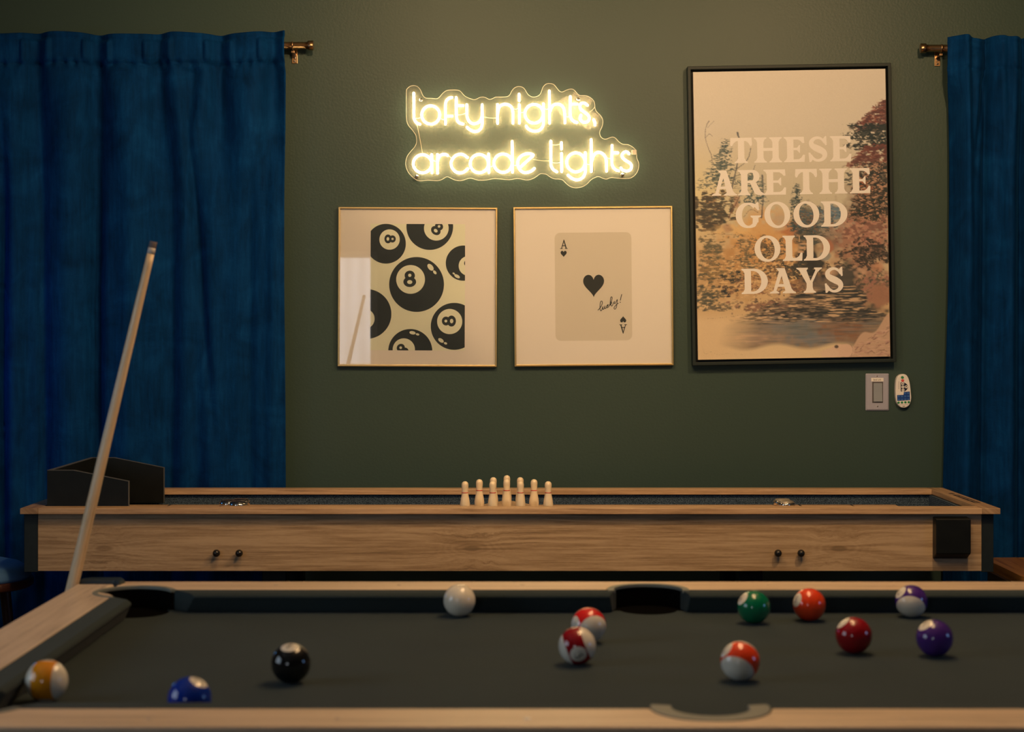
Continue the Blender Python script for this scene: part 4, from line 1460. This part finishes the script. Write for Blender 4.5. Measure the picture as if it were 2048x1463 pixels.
rbut('power_button', ellipse(400, 315, 48, 44, 20), M['green_btn'], -.0002, .0012)['label'] = 'green power button'
rbut('power_button', ellipse(408, 415, 48, 46, 20), M['red_btn'], -.0002, .0012)['label'] = 'red power button'
rbut('button_pad', [(340, 475), (430, 470), (520, 510), (575, 580), (580, 650), (545, 715), (480, 765), (350, 770)], M['navy_pad'], -.0002, .0004)['label'] = 'black D shaped button pad'
for c_, sy in (((410, 520), 0), ((525, 618), 0), ((415, 622), 1), ((420, 722), 0)):
    rbut('button', rrect(c_[0] - 44, c_[1] - 38, c_[0] + 44, c_[1] + 38, 14) if sy else ellipse(*c_, 46, 46, 20), M['remote'], .0003, .0015)
def rmark(pts, wd, d):
    MB().ribbon([zr(*p) for p in pts], wd, lambda a, b: rp(a, b, d)).build('button_mark', M['text'], remote)


for pts in ([(388, 520), (432, 520)], [(410, 498), (410, 540)], [(398, 622), (432, 622)], [(398, 722), (440, 722)], [(500, 610), (550, 612)], [(525, 590), (525, 640)]):
    rmark(pts, 1.0, .0017)
for v_ in range(450, 700, 36):       # small print running up the side
    rmark([(278 + 6 * ((v_ // 36) % 2), v_), (290, v_ + 22)], .7, .0003)
rmark([(290, 1205), (600, 1196)], .4, .0003)
rmark([(410, 1250), (485, 1248)], 1.2, .0003)
rbut('button_pad', [(225, 890), (435, 880), (450, 785), (640, 770), (652, 1050), (235, 1075)], M['blue_pad'], -.0002, .0006)['label'] = 'blue key pad'
for r_ in range(3):
    for c_ in range(4):
        if r_ == 0 and c_ < 2:
            rbut('button', ellipse(262 + 108 * c_, 835, 42, 36, 18), M['sticker'], -.0002, .001)
            continue
        x_, y_ = 275 + 105 * c_ + 5 * r_, 825 + 100 * r_ + (6 if c_ < 2 else 0)
        rbut('button', ellipse(x_, y_, 36, 26, 16), M['blue_key'], .0005, .0014)
for c_ in range(4):
    rbut('button', ellipse(275 + 111 * c_, 1132 - 5 * c_, 38, 36, 20), M['green_btn'], -.0002, .0012)['label'] = 'green round button'

# ------------------------------------------------------------------ shuffleboard table
SX0, SX1, SY0, SY1, ZT = -1.329, 1.314, 4.6, 5.215, .794
TH = .0158
sh = thing('shuffleboard_table', 'long oak shuffleboard table with charcoal ends along the back wall', 'shuffleboard table', (0, 4.9, 0))
JL, JR = -1.281, 1.2656
MB().box(JL + .0004, JR - .0004, SY0, 4.66, ZT - TH, ZT).build('top_rail', M['oak_rail'], sh, bevel=.0012)
MB().box(JL + .0004, JR - .0004, 5.155, SY1, ZT - TH, ZT).build('top_rail', M['oak_rail'], sh, bevel=.0012)
MB().box(SX0, JL, SY0, SY1, ZT - TH, ZT).build('end_rail', M['oak_end'], sh, bevel=.0012)
er = MB().box(JR, SX1, SY0, SY1, ZT - TH, ZT).build('end_rail', M['oak_end'], sh, bevel=.0012)
# dark maker's strip on the right end rail: a block with small glyph shaped gaps
dc = MB()
dc.box(1.283, 1.301, 4.745, 4.985, ZT - .0002, ZT + .0004)
random.seed(4)
yy_ = 5.03
dc.lathe([(0, ZT + .0004), (.009, ZT + .0004), (.009, ZT - .0002)], (1.290, 5.02, 0), 16)
for i in range(15):
    y_ = 4.755 + i * .0155
    dc.box(1.286 + .002 * (i % 3), 1.298 - .002 * (i % 2), y_, y_ + .006, ZT + .0004, ZT + .0006, 1)
dc.build('maker_strip', [M['black_box'], M['oak_end']], er)
PX0, PX1 = -1.286, 1.2684
MB().box(PX0, PX1, 4.622, 4.640, .6225, ZT - TH).build('front_panel', M['oak_panel'], sh)
MB().box(PX0, PX1, 5.175, 5.193, .6225, ZT - TH).build('back_panel', M['oak_panel'], sh)
MB().box(-1.3238, PX0, 4.620, 5.195, .6195, ZT - TH).build('end_panel', M['black_lam'], sh, bevel=.0015)
MB().box(PX1, 1.3009, 4.620, 5.195, .6195, ZT - TH).build('end_panel', M['black_lam'], sh, bevel=.0015)
MB().box(PX0, PX1, 4.640, 5.175, .690, .705).build('gutter_floor', M['black_box'], sh)
lin_ = MB()
lin_.box(PX0 + .001, PX1 - .001, 5.166, 5.175, .705, ZT - TH - .002)
lin_.box(PX0 + .001, PX1 - .001, 4.640, 4.649, .705, ZT - TH - .002)
lin_.box(PX0, PX0 + .010, 4.649, 5.166, .705, ZT - TH - .002)
lin_.box(PX1 - .010, PX1, 4.649, 5.166, .705, ZT - TH - .002)
lin_.build('carpet_lining', M['carpet'], sh)
pf = MB().box(-1.157, 1.1416, 4.715, 5.097, .705, .754).build('playfield', M['oak_field'], sh, bevel=.001)
for x_ in (.853, 1.008, -.868, -1.022):
    MB().box(x_ - .003, x_ + .003, 4.72, 5.095, .7538, .7543).build('score_line', M['black_box'], pf)
for px in (433, 478.5, 1556, 1602):
    c = P(px, 1105.5, 4.61)
    kb = MB()
    kb.lathe([(0, -.0125), (.004, -.012), (.0075, -.0095), (.0098, -.005), (.0102, -.0005), (.0095, .002), (.006, .005), (.006, .012)], (c.x, 4.61, c.z), 20, 'y')
    kb.build('knob', M['black_plastic'], sh)
# square black holder on the right of the front panel
a, b = P(1872, 1037, 4.585), P(1941.5, 1107, 4.585)
c = P(1941, 1117, 4.62)
bx = MB()
for X in (a.x, b.x):
    pass
o_ = [(4.622, a.z + .003), (4.584, a.z), (4.584, b.z), (4.622, c.z)]
bx.prism(o_, lambda p, q, X: (X, p, q), a.x, b.x)
bx.build('side_holder', M['black_box'], sh, bevel=.0025)
for X in (-.655, .652):
    for Y in (4.68, 5.05):
        lg = MB()
        lg.box(X - .033, X + .033, Y, Y + .066, .02, .6225)
        lg.lathe([(.02, 0), (.02, .02)], (X, Y + .033, 0), 16)
        lg.build('leg', M['black_box'], sh, bevel=.003)
    MB().box(X - .02, X + .02, 4.746, 5.05, .16, .22).build('leg_brace', M['black_box'], sh)

# black three sided puck box dropped into the left end of the well
pb = thing('puck_box', 'black open puck catcher box standing in the left end of the shuffleboard', 'box', (-1.16, 4.9, .705))
XB0, XB1, XB2 = -1.2735, -1.168, -1.052


def side_panel(ya, yb):
    o = [(XB0, .7055), (XB1 - .005, .7055), (XB1 - .005, .7546), (XB1 + .013, .7546), (XB2, .7546), (XB2, .8605), (XB0 + .072, .8905), (XB0, .8905)]
    return MB().prism(o, lambda p, q, y: (p, y, q), ya, yb).build('side_panel', M['black_box'], pb)


def side_edges(panel, ya, yb):
    e = MB()
    o = [(XB2, .756), (XB2, .8605), (XB0 + .072, .8905), (XB0, .8905)]
    t_ = .0012
    e.prism([(XB2, .756), (XB2, .8605), (XB2 - .0, .8605 + t_), (XB2 + t_, .8605 + t_), (XB2 + t_, .756)], lambda p, q, y: (p, y, q), ya, yb)
    e.prism([(XB2, .8605), (XB0 + .072, .8905), (XB0, .8905), (XB0, .8905 + t_), (XB0 + .072, .8905 + t_), (XB2, .8605 + t_)], lambda p, q, y: (p, y, q), ya, yb)
    e.build('edge_banding', M['edge'], panel)


for ya, yb in ((4.6655, 4.6775), (5.138, 5.150)):
    side_edges(side_panel(ya, yb), ya, yb)
ep = MB().box(XB0, XB0 + .012, 4.6776, 5.1379, .7055, .8905).build('end_panel', M['black_box'], pb)
MB().box(XB0, XB0 + .012, 4.6776, 5.1379, .8905, .8917).build('edge_banding', M['edge'], ep)

# pin deck and ten pins
TX = -.0178
deck = MB()
ap, fl = (TX, 5.035), 4.724
tri = [(TX - .155, fl), (TX + .155, fl), (TX + .165, fl + .012), (TX + .160, fl + .028), (TX + .016, 5.028), (TX, 5.036), (TX - .016, 5.028), (TX - .160, fl + .028), (TX - .165, fl + .012)]
deck.prism(spline(tri, 4, True), lambda p, q, a: (p, q, a), .7545, .772)
tag(deck.build('pin_deck', M['oak_field'], None, bevel=.001, origin=(TX, 4.85, .7545)), 'triangular wooden board under the bowling pins on the shuffleboard', 'board')
prof = [(0, .0817), (.0045, .0808), (.0078, .0782), (.0094, .0742), (.0097, .0700), (.0094, .0655), (.0089, .058), (.0087, .0507), (.0094, .0445), (.0108, .037), (.0126, .028), (.0136, .020), (.0138, .014), (.0128, .006), (.0108, .0)]
pin0 = None
ROWS = [(4, 4.752, 'front row'), (3, 4.819, 'second row'), (2, 4.886, 'third row'), (1, 4.953, 'back')]
NAMES = {4: ['leftmost white bowling pin of the front row of four', 'second white bowling pin from the left in the front row', 'third white bowling pin from the left in the front row', 'rightmost white bowling pin of the front row of four'],
         3: ['left white bowling pin of the second row of three', 'middle white bowling pin of the second row of three', 'right white bowling pin of the second row of three'],
         2: ['left white bowling pin of the row of two, head above the front pin', 'right white bowling pin of the row of two, head above the front pin'],
         1: ['rearmost single white bowling pin, topmost head in the middle']}
for n_, Y, nm in ROWS:
    for i in range(n_):
        X = TX + (i - (n_ - 1) / 2) * .0772
        if pin0 is None:
            pin0 = thing('bowling_pin', '', 'bowling pin', (X, Y, .772), 'bowling pins')
            MB().lathe(prof, (X, Y, .772), 28).build('body', M['pin'], pin0)
            MB().lathe([(.0088, .0490), (.0094, .0494), (.0094, .0508), (.0088, .0512)], (X, Y, .772), 28).build('red_band', M['pin_red'], pin0)
            p = pin0
        else:
            p = copy_tree(pin0)
            p.location = (X, Y, .772)
        p['label'] = NAMES[n_][i]

# pucks
puck0 = None


def puck(px, Y, cap, label):
    X = (px - CX) * Y / F
    t = thing('shuffleboard_puck', label, 'puck', (X, Y, .7543), 'shuffleboard pucks')
    MB().lathe([(0, .0), (.021, 0), (.0245, .001), (.0265, .004), (.0270, .009), (.0264, .0135), (.0242, .0155), (.0225, .0152)], (X, Y, .7543), 40).build('body', M['steel'], t)
    MB().lathe([(.0225, .0148), (.0220, .0180), (.0195, .0196), (.0125, .0190), (.0115, .0196), (.006, .0200), (0, .0201)], (X, Y, .7543), 40).build('cap', cap, t)
    return t


puck(1572, 5.008, M['puck_cap'], 'front silver capped chrome puck of the right pair on the shuffleboard')
puck(1565, 5.067, M['puck_cap'], 'rear silver capped chrome puck of the right pair on the shuffleboard')
puck(457, 5.030, M['puck_dark'], 'leftmost dark capped chrome puck on the left of the shuffleboard')
puck(482, 5.067, M['puck_dark'], 'rear dark capped chrome puck on the left of the shuffleboard')
puck(477, 4.998, M['puck_dark'], 'front dark capped chrome puck on the left of the shuffleboard')

# ------------------------------------------------------------------ pool table
PCX = .246
NL, NR, NN, NF = -.667, 1.159, 2.170, 3.062       # cushion noses
IL, IR, IN, IF = NL - .046, NR + .046, NN - .046, NF + .045
OL, OR, ON, OF = IL - .098, IR + .098, IN - .1, IF + .1
ZCL, ZRT = .763, .800
pt = thing('pool_table', 'pool table with charcoal cloth and pale wooden rails in the foreground', 'pool table', (PCX, 2.616, 0))
SPR, SPO = .052, .075         # side pocket hole and rim radii
SYN, SYF = NN - .043, NF + .043
CPR = .062                    # corner pocket hole
CPC = {'lf': (NL - .016, NF + .016), 'rf': (NR + .016, NF + .016), 'ln': (NL - .016, NN - .016), 'rn': (NR + .016, NN - .016)}


def arc(c, r, a0, a1, n=14):
    return [(c[0] + r * math.cos(R(a0 + (a1 - a0) * i / n)), c[1] + r * math.sin(R(a0 + (a1 - a0) * i / n))) for i in range(n + 1)]


# bed cloth with the six holes cut out of its edge
bed = []
bed += arc(CPC['ln'], CPR, 120, -30)
bed += arc((PCX, SYN), SPR, 170, 10)
bed += arc(CPC['rn'], CPR, 210, 60)
bed += arc(CPC['rf'], CPR, -60, -210)
bed += arc((PCX, SYF), SPR, -10, -170)
bed += arc(CPC['lf'], CPR, 30, -120)
MB().prism(bed, lambda p, q, a: (p, q, a), ZCL - .025, ZCL).build('bed_cloth', M['cloth'], pt)


CRO = CPR + .013


def rail_long(yi, yo, sgn):
    """wooden rail with the side pocket bite and the corner pockets rounded out of its ends"""
    cyc = SYF if sgn > 0 else SYN
    kl, kr = ('lf', 'rf') if sgn > 0 else ('ln', 'rn')
    h_ = math.sqrt(SPO ** 2 - (yi - cyc) ** 2)
    st = math.degrees(math.atan2(yi - cyc, h_))
    bite = arc((PCX, cyc), SPO, 180 - st, st if sgn > 0 else 360 + st, 20)
    g = math.degrees(math.asin((abs(yi - CPC[kl][1])) / CRO))
    left = arc(CPC[kl], CRO, sgn * 132, sgn * g, 14)
    right = arc(CPC[kr], CRO, sgn * (180 - g), sgn * 48, 14)
    o = left + bite + right + [(right[-1][0], yo), (left[0][0], yo)]
    return MB().prism(o, lambda p, q, a: (p, q, a), ZRT - .065, ZRT).build('wood_rail', M['pool_wood'], pt, bevel=.003, segs=3)


rail_far = rail_long(IF, OF, 1)
rail_near = rail_long(IN, ON, -1)
for xi, xo in ((IL, OL), (IR, OR)):
    o = [(xi, IN + .02), (xi, IF - .065), (xi - .012 * (1 if xi < 0 else -1), IF - .045), (xi - .040 * (1 if xi < 0 else -1), IF - .02), (xi - .028 * (1 if xi < 0 else -1), IF + .068), (xo, IF + .068), (xo, IN - .05)]
    MB().prism(o, lambda p, q, a: (p, q, a), ZRT - .065, ZRT).build('wood_rail', M['pool_wood_y'], pt, bevel=.004, segs=3)
# sights set in the rails
for k_ in (-3, -2, -1, 1, 2, 3):
    x_ = PCX + k_ * (NR - NL) / 8
    for Y, rl in ((IN - .058, rail_near), (IF + .055, rail_far)):
        MB().lathe([(0, ZRT + .0006), (.0045, ZRT + .0006), (.005, ZRT - .001)], (x_, Y, 0), 16).build('sight', M['sticker'] if (k_ == -1 and Y < 2.5) else M['pool_wood_y'], rl)


def cushion(p0, p1, out, c0, c1):
    """rubber cushion along the nose line p0-p1; out = direction to the rail; c0, c1 = mitre at the ends"""
    p0, p1, out = Vector((*p0, 0)), Vector((*p1, 0)), Vector((*out, 0))
    t_ = (p1 - p0).normalized()
    prof = [(.046, ZRT - .0005), (.010, ZRT - .0008), (.002, ZRT - .004), (0, ZRT - .008), (.004, ZRT - .014), (.016, ZCL + .0005), (.046, ZCL + .0005)]
    n_ = len(prof)
    vs = []
    for p, cc in ((p0, -c0), (p1, c1)):
        for d, z in prof:
            q = p + out * d + t_ * (cc * d)
            vs.append((q.x, q.y, z))
    fs = [(i, (i + 1) % n_, n_ + (i + 1) % n_, n_ + i) for i in range(n_)] + [tuple(range(n_)), tuple(range(n_, 2 * n_))]
    return MB().add(vs, fs).build('cushion', M['cloth'], pt, bevel=.002)


JW = .072
cg = .076
cushion((NL + cg + .018, NF), (PCX - JW, NF), (0, 1), 1.0, .3)
cushion((PCX + JW, NF), (NR - cg, NF), (0, 1), .3, 1.0)
cushion((NL + cg, NN), (PCX - JW, NN), (0, -1), 1.0, .3)
cushion((PCX + JW, NN), (NR - cg, NN), (0, -1), .3, 1.0)
cushion((NL, NN + cg), (NL, NF - cg), (-1, 0), 1.0, 1.0)
cushion((NR, NN + cg), (NR, NF - cg), (1, 0), 1.0, 1.0)


def pocket(c, r, ro, a0, a1, name='pocket'):
    """open black cup under the hole"""
    lp = MB()
    out = arc(c, ro, a0, a1, 24)
    inn = arc(c, r, a1, a0, 24)
    cup = MB()
    cup.lathe([(r + .004, ZCL - .002), (r - .004, ZCL - .06), (r - .012, ZCL - .12), (0, ZCL - .13)], (c[0], c[1], 0), 28)
    wall = MB()
    for i in range(24):
        p, q = arc(c, r + .002, a0, a1, 24)[i], arc(c, r + .002, a0, a1, 24)[i + 1]
        cup.add([(p[0], p[1], ZCL - .004), (q[0], q[1], ZCL - .004), (q[0], q[1], ZRT - .001), (p[0], p[1], ZRT - .001)], [(0, 1, 2, 3)], 0, True)
    cp = cup.build(name, M['dark'], pt)
    lp.prism(out + inn, lambda p, q, a: (p, q, a), ZRT - .005, ZRT + .001)
    lp.build('rim', M['rim'], cp, bevel=.002)
    return cp


pocket((PCX, SYF), SPR + .010, SPO - .0005, -12, 192, 'side_pocket')
pocket((PCX, SYN), SPR - .003, SPO - .0005, 168, 372, 'side_pocket')
for k_, a0 in (('lf', 20), ('rf', -70), ('ln', 110), ('rn', 200)):
    pocket(CPC[k_], CPR + .002, CPR + .012, a0, a0 + 230, 'corner_pocket')
for k_, sx, sy in (('lf', -1, 1), ('rf', 1, 1), ('ln', -1, -1), ('rn', 1, -1)):
    cx_, cy_ = CPC[k_]
    ex, ey = (OL if sx < 0 else OR), (OF if sy > 0 else ON) + sy * .014
    g = [(ex, ey - sy * .034), (ex, ey - sy * .012), (ex - sx * .012, ey), (ex - sx * .074, ey), (ex - sx * .086, ey - sy * .03), (ex - sx * .082, ey - sy * .062), (ex - sx * .066, ey - sy * .036)]
    MB().prism(g, lambda p, q, a: (p, q, a), ZRT - .07, ZRT + .006).build('corner_casting', M['casting'], pt, bevel=.004)
# apron and legs
for (x0_, x1_, y0_, y1_) in ((OL + .02, OR - .02, ON + .02, ON + .045), (OL + .02, OR - .02, OF - .045, OF - .02), (OL + .02, OL + .045, ON + .045, OF - .045), (OR - .045, OR - .02, ON + .045, OF - .045)):
    MB().box(x0_, x1_, y0_, y1_, .60, ZRT - .066).build('apron', M['black_box'], pt)
MB().box(OL + .045, OR - .045, ON + .045, OF - .045, .60, .62).build('underside_board', M['black_box'], pt)
for x_ in (OL + .09, OR - .09):
    for y_ in (ON + .09, OF - .09):
        MB().prism([(x_ - .05, y_ - .05), (x_ + .05, y_ - .05), (x_ + .05, y_ + .05), (x_ - .05, y_ + .05)], lambda p, q, a: (p, q, a), 0, .60).build('leg', M['black_box'], pt, bevel=.004)

# ------------------------------------------------------------------ billiard balls
BR = .0286


def ball_material(name, col, kind):
    """local Z = stripe pole, local X = number spot"""
    t = NT(name)
    tc_ = t.n('ShaderNodeTexCoord')
    nv = t.n('ShaderNodeVectorMath', operation='NORMALIZE')
    t.link(tc_.outputs['Object'], nv.inputs[0])
    sep = t.n('ShaderNodeSeparateXYZ')
    t.link(nv.outputs[0], sep.inputs[0])
    white = (.80, .76, .66)
    if kind == 'cue':
        c_ = t.mix(0.0, (.82, .76, .63), white)
    else:
        spot = t.math('GREATER_THAN', t.math('ABSOLUTE', sep.outputs[0]), math.cos(R(26)))
        fac = spot
        if kind == 'stripe':
            cap_ = t.math('GREATER_THAN', t.math('ABSOLUTE', sep.outputs[2]), .5)
            fac = t.math('MAXIMUM', spot, cap_)
        c_ = t.mix(fac, col, white)
    t.link(c_, t.p.inputs['Base Color'])
    t.p.inputs['Roughness'].default_value = .09
    t.p.inputs['Specular IOR Level'].default_value = .5
    t.p.inputs['Coat Weight'].default_value = .3
    t.p.inputs['Coat Roughness'].default_value = .05
    return t.m


def ico_ball():
    bm = bmesh.new()
    bmesh.ops.create_uvsphere(bm, u_segments=48, v_segments=28, radius=BR)
    for f in bm.faces:
        f.smooth = True
    return bm


SEG = {'0': [[(-.5, 0), (-.35, .8), (0, 1), (.35, .8), (.5, 0), (.35, -.8), (0, -1), (-.35, -.8), (-.5, 0)]], '1': [[(-.25, .6), (.05, 1), (.05, -1)]],
       '2': [[(-.5, .6), (-.2, 1), (.3, .9), (.45, .5), (.1, -.2), (-.5, -1), (.5, -1)]], '3': [[(-.45, .8), (0, 1), (.42, .7), (.1, .1), (.45, -.5), (0, -1), (-.45, -.8)]],
       '4': [[(.3, -1), (.3, 1), (-.5, -.3), (.55, -.3)]], '5': [[(.45, 1), (-.35, 1), (-.42, .1), (.1, .2), (.45, -.3), (.1, -1), (-.45, -.8)]],
       '6': [[(.35, .9), (-.1, .8), (-.45, 0), (-.3, -.9), (.2, -1), (.45, -.5), (.1, 0), (-.4, -.3)]], '7': [[(-.5, 1), (.5, 1), (-.1, -1)]],
       '8': [[(0, .1), (.4, .5), (0, 1), (-.4, .5), (0, .1), (.48, -.45), (0, -1), (-.48, -.45), (0, .1)]], '9': [[(-.35, -.9), (.1, -.8), (.45, 0), (.3, .9), (-.2, 1), (-.45, .5), (-.1, 0), (.4, .3)]]}


def ball(px, py, num, kind, colname, col, label, spot=None, pole=None):
    Y = max(NN + BR + .0015, min(NF - BR - .0015, F * (CZ - ZCL - BR) / (py - CY)))
    X = max(NL + BR + .0015, (px - CX) * Y / F)
    loc = Vector((X, Y, ZCL + BR + .0002))
    t = thing('billiard_ball', label, 'billiard ball', tuple(loc), 'pool balls')
    bm = ico_ball()
    me = bpy.data.meshes.new('sphere')
    bm.to_mesh(me)
    bm.free()
    me.materials.append(ball_material('ball_' + colname, col, kind))
    b = bpy.data.objects.new('sphere', me)
    COL.objects.link(b)
    b.parent = t
    # frame of directions as the camera sees the ball
    tov = (Vector((0, 0, CZ)) - loc).normalized()
    rt = Vector((0, 0, 1)).cross(tov).normalized()
    up = tov.cross(rt)

    def wv(d): return (rt * d[0] + up * d[1] + tov * d[2]).normalized()
    xa = wv(spot or (0, .2, -1))
    za = wv(pole) if pole else wv((.1, 1, .3))
    za = (za - xa * za.dot(xa)).normalized()
    if pole:            # keep the stripe pole exact, adjust the spot
        za = wv(pole)
        xa = (xa - za * xa.dot(za)).normalized()
    ya = za.cross(xa)
    t.rotation_mode = 'QUATERNION'
    t.rotation_quaternion = Matrix((xa, ya, za)).transposed().to_quaternion()
    if num:
        mb = MB()
        n_ = len(num)
        for side in (1, -1):
            for i, ch in enumerate(num):
                for st_ in SEG[ch]:
                    def fn(a, b_):
                        v = Vector((side, side * a, b_)).normalized() * (BR * 1.0022)
                        return (loc.x + v.x, loc.y + v.y, loc.z + v.z)
                    off = (i - (n_ - 1) / 2) * .20
                    q = spline([(off + p[0] * .13, p[1] * .19) for p in st_], 4) if len(st_) > 3 else [(off + p[0] * .13, p[1] * .19) for p in st_]
                    mb.ribbon(q, .055, fn)
        mb.build('number', M['text'], t)
    return t


RED, MAROON, ORANGE, GREEN, PURPLE, YELLOW, BLUEC, BLACK = (.72, .012, .012), (.30, .004, .010), (.85, .060, .012), (.0, .17, .075), (.070, .022, .22), (.80, .30, .012), (.004, .035, .36), (.006, .006, .007)
ball(918.8, 1199.5, '', 'cue', 'white', (.8, .8, .7), 'white cue ball near the far rail of the pool table')
ball(1507.5, 1213.5, '6', 'solid', 'green', GREEN, 'solid green pool ball near the far rail', (-.72, .52, .42))
ball(1618.5, 1208.5, '5', 'solid', 'orange', ORANGE, 'solid orange pool ball near the far rail beside the green ball', (-.80, .28, .52))
ball(1822.5, 1201.5, '12', 'stripe', 'purple_stripe', PURPLE, 'purple striped pool ball near the far rail', (-.64, .5, .4), (-.07, -.67, .74))
ball(1707.5, 1270, '7', 'solid', 'maroon', MAROON, 'solid dark red pool ball on the right half of the table', (-.62, .72, .28))
ball(1869, 1275.5, '4', 'solid', 'purple', PURPLE, 'solid purple pool ball, rightmost on the table', (-.52, .74, .42))
ball(1480, 1321.5, '13', 'stripe', 'orange_stripe', ORANGE, 'orange and white striped pool ball near the front rail', (-.75, .55, .35), (-.28, -.72, .62))
ball(1154.5, 1291, '15', 'stripe', 'maroon_stripe', MAROON, 'dark red striped pool ball facing its number spot forward', (.15, -.43, .88), (.93, .35, .12))
ball(1177, 1250, '11', 'stripe', 'red_stripe', RED, 'bright red and white striped pool ball partly hidden behind another ball', (-.85, .1, .5), (.42, -.45, .78))
ball(582, 1326, '8', 'solid', 'black', BLACK, 'black eight ball on the left half of the table', (-.08, .86, .48))
ball(88.5, 1361, '9', 'stripe', 'yellow_stripe', YELLOW, 'yellow and white striped pool ball by the left cushion', (-.1, 1, -.15), (.94, -.06, .33))
ball(379.5, 1397, '2', 'solid', 'blue', BLUEC, 'solid blue pool ball half hidden by the front rail', (.42, .80, .40))

# ------------------------------------------------------------------ pool cue leaning on the left rail
p_tip = P(311, 484, 3.185)
p_mid = P(145.5, 1186, 3.185)
dirv = (p_tip - p_mid).normalized()
base = p_mid - dirv * (p_mid.z / dirv.z)
base.z = .016
L = (p_tip - base).length
cue = thing('pool_cue', 'pale wooden pool cue standing upright against the left table rail', 'pool cue', tuple(base))


def cue_r(t_): return .0155 - (.0155 - .0068) * t_ ** 1.15


def cue_piece(t0, t1, name, m, n=16, grow=0.0):
    mb = MB()
    pr = [(cue_r(t0 + (t1 - t0) * i / n) + grow, L * (t0 + (t1 - t0) * i / n)) for i in range(n + 1)]
    mb.lathe([(r_, z_) for r_, z_ in pr], tuple(base), 24)
    return mb.build(name, m, cue)


cue_piece(.0, .012, 'bumper', M['cue_wrap'], 2)
cue_piece(.012, .30, 'butt', M['cue_wrap'])
cue_piece(.30, .984, 'shaft', M['cue'], 40)
cue_piece(.984, .992, 'ferrule', M['cue_ferrule'], 2)
cue_piece(.992, 1.0, 'tip', M['cue_tip'], 3)
cue.rotation_euler = Vector((0, 0, 1)).rotation_difference(dirv).to_euler()

# ------------------------------------------------------------------ stools at the ends of the shuffleboard
st1 = thing('stool', 'round stool with pale padded seat coloured as lit by blue light left of the shuffleboard table', 'stool', (-1.535, 4.78, 0))
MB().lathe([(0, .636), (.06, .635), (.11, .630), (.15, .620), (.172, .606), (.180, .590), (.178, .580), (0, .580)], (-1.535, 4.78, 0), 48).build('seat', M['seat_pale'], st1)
MB().lathe([(0, .580), (.183, .580), (.186, .575), (.186, .562), (.180, .556), (0, .556)], (-1.535, 4.78, 0), 48).build('seat_rim', M['stool_wood'], st1)
for a_ in (45, 135, 225, 315):
    ca, sa = math.cos(R(a_)), math.sin(R(a_))
    MB().tube([(-1.535 + .12 * ca, 4.78 + .12 * sa, .556), (-1.535 + .18 * ca, 4.78 + .18 * sa, .014)], [.016, .012], 12).build('leg', M['stool_wood'], st1)
MB().tube([(-1.535 + .155 * math.cos(2 * PI * i / 40), 4.78 + .155 * math.sin(2 * PI * i / 40), .22) for i in range(40)], .009, 8, closed=True).build('foot_ring', M['stool_wood'], st1)

st2 = thing('stool', 'honey brown wooden stool right of the shuffleboard table', 'stool', (1.63, 4.98, 0))
top = rrect(1.43, 4.76, 1.83, 5.20, .05, 8)
MB().prism(top, lambda p, q, a: (p, q, a), .555, .583).build('seat', M['brown_top'], st2, bevel=.01, segs=3)
MB().prism(rrect(1.42, 4.80, 1.81, 5.16, .06, 8), lambda p, q, a: (p, q, a), .47, .555).build('apron', M['dark_wood'], st2, bevel=.006)
for x_ in (1.46, 1.77):
    for y_ in (4.84, 5.12):
        MB().tube([(x_, y_, .47), (x_ + (.03 if x_ > 1.6 else -.01), y_ + (.02 if y_ > 5 else -.02), .015)], [.022, .015], 12).build('leg', M['dark_wood'], st2)
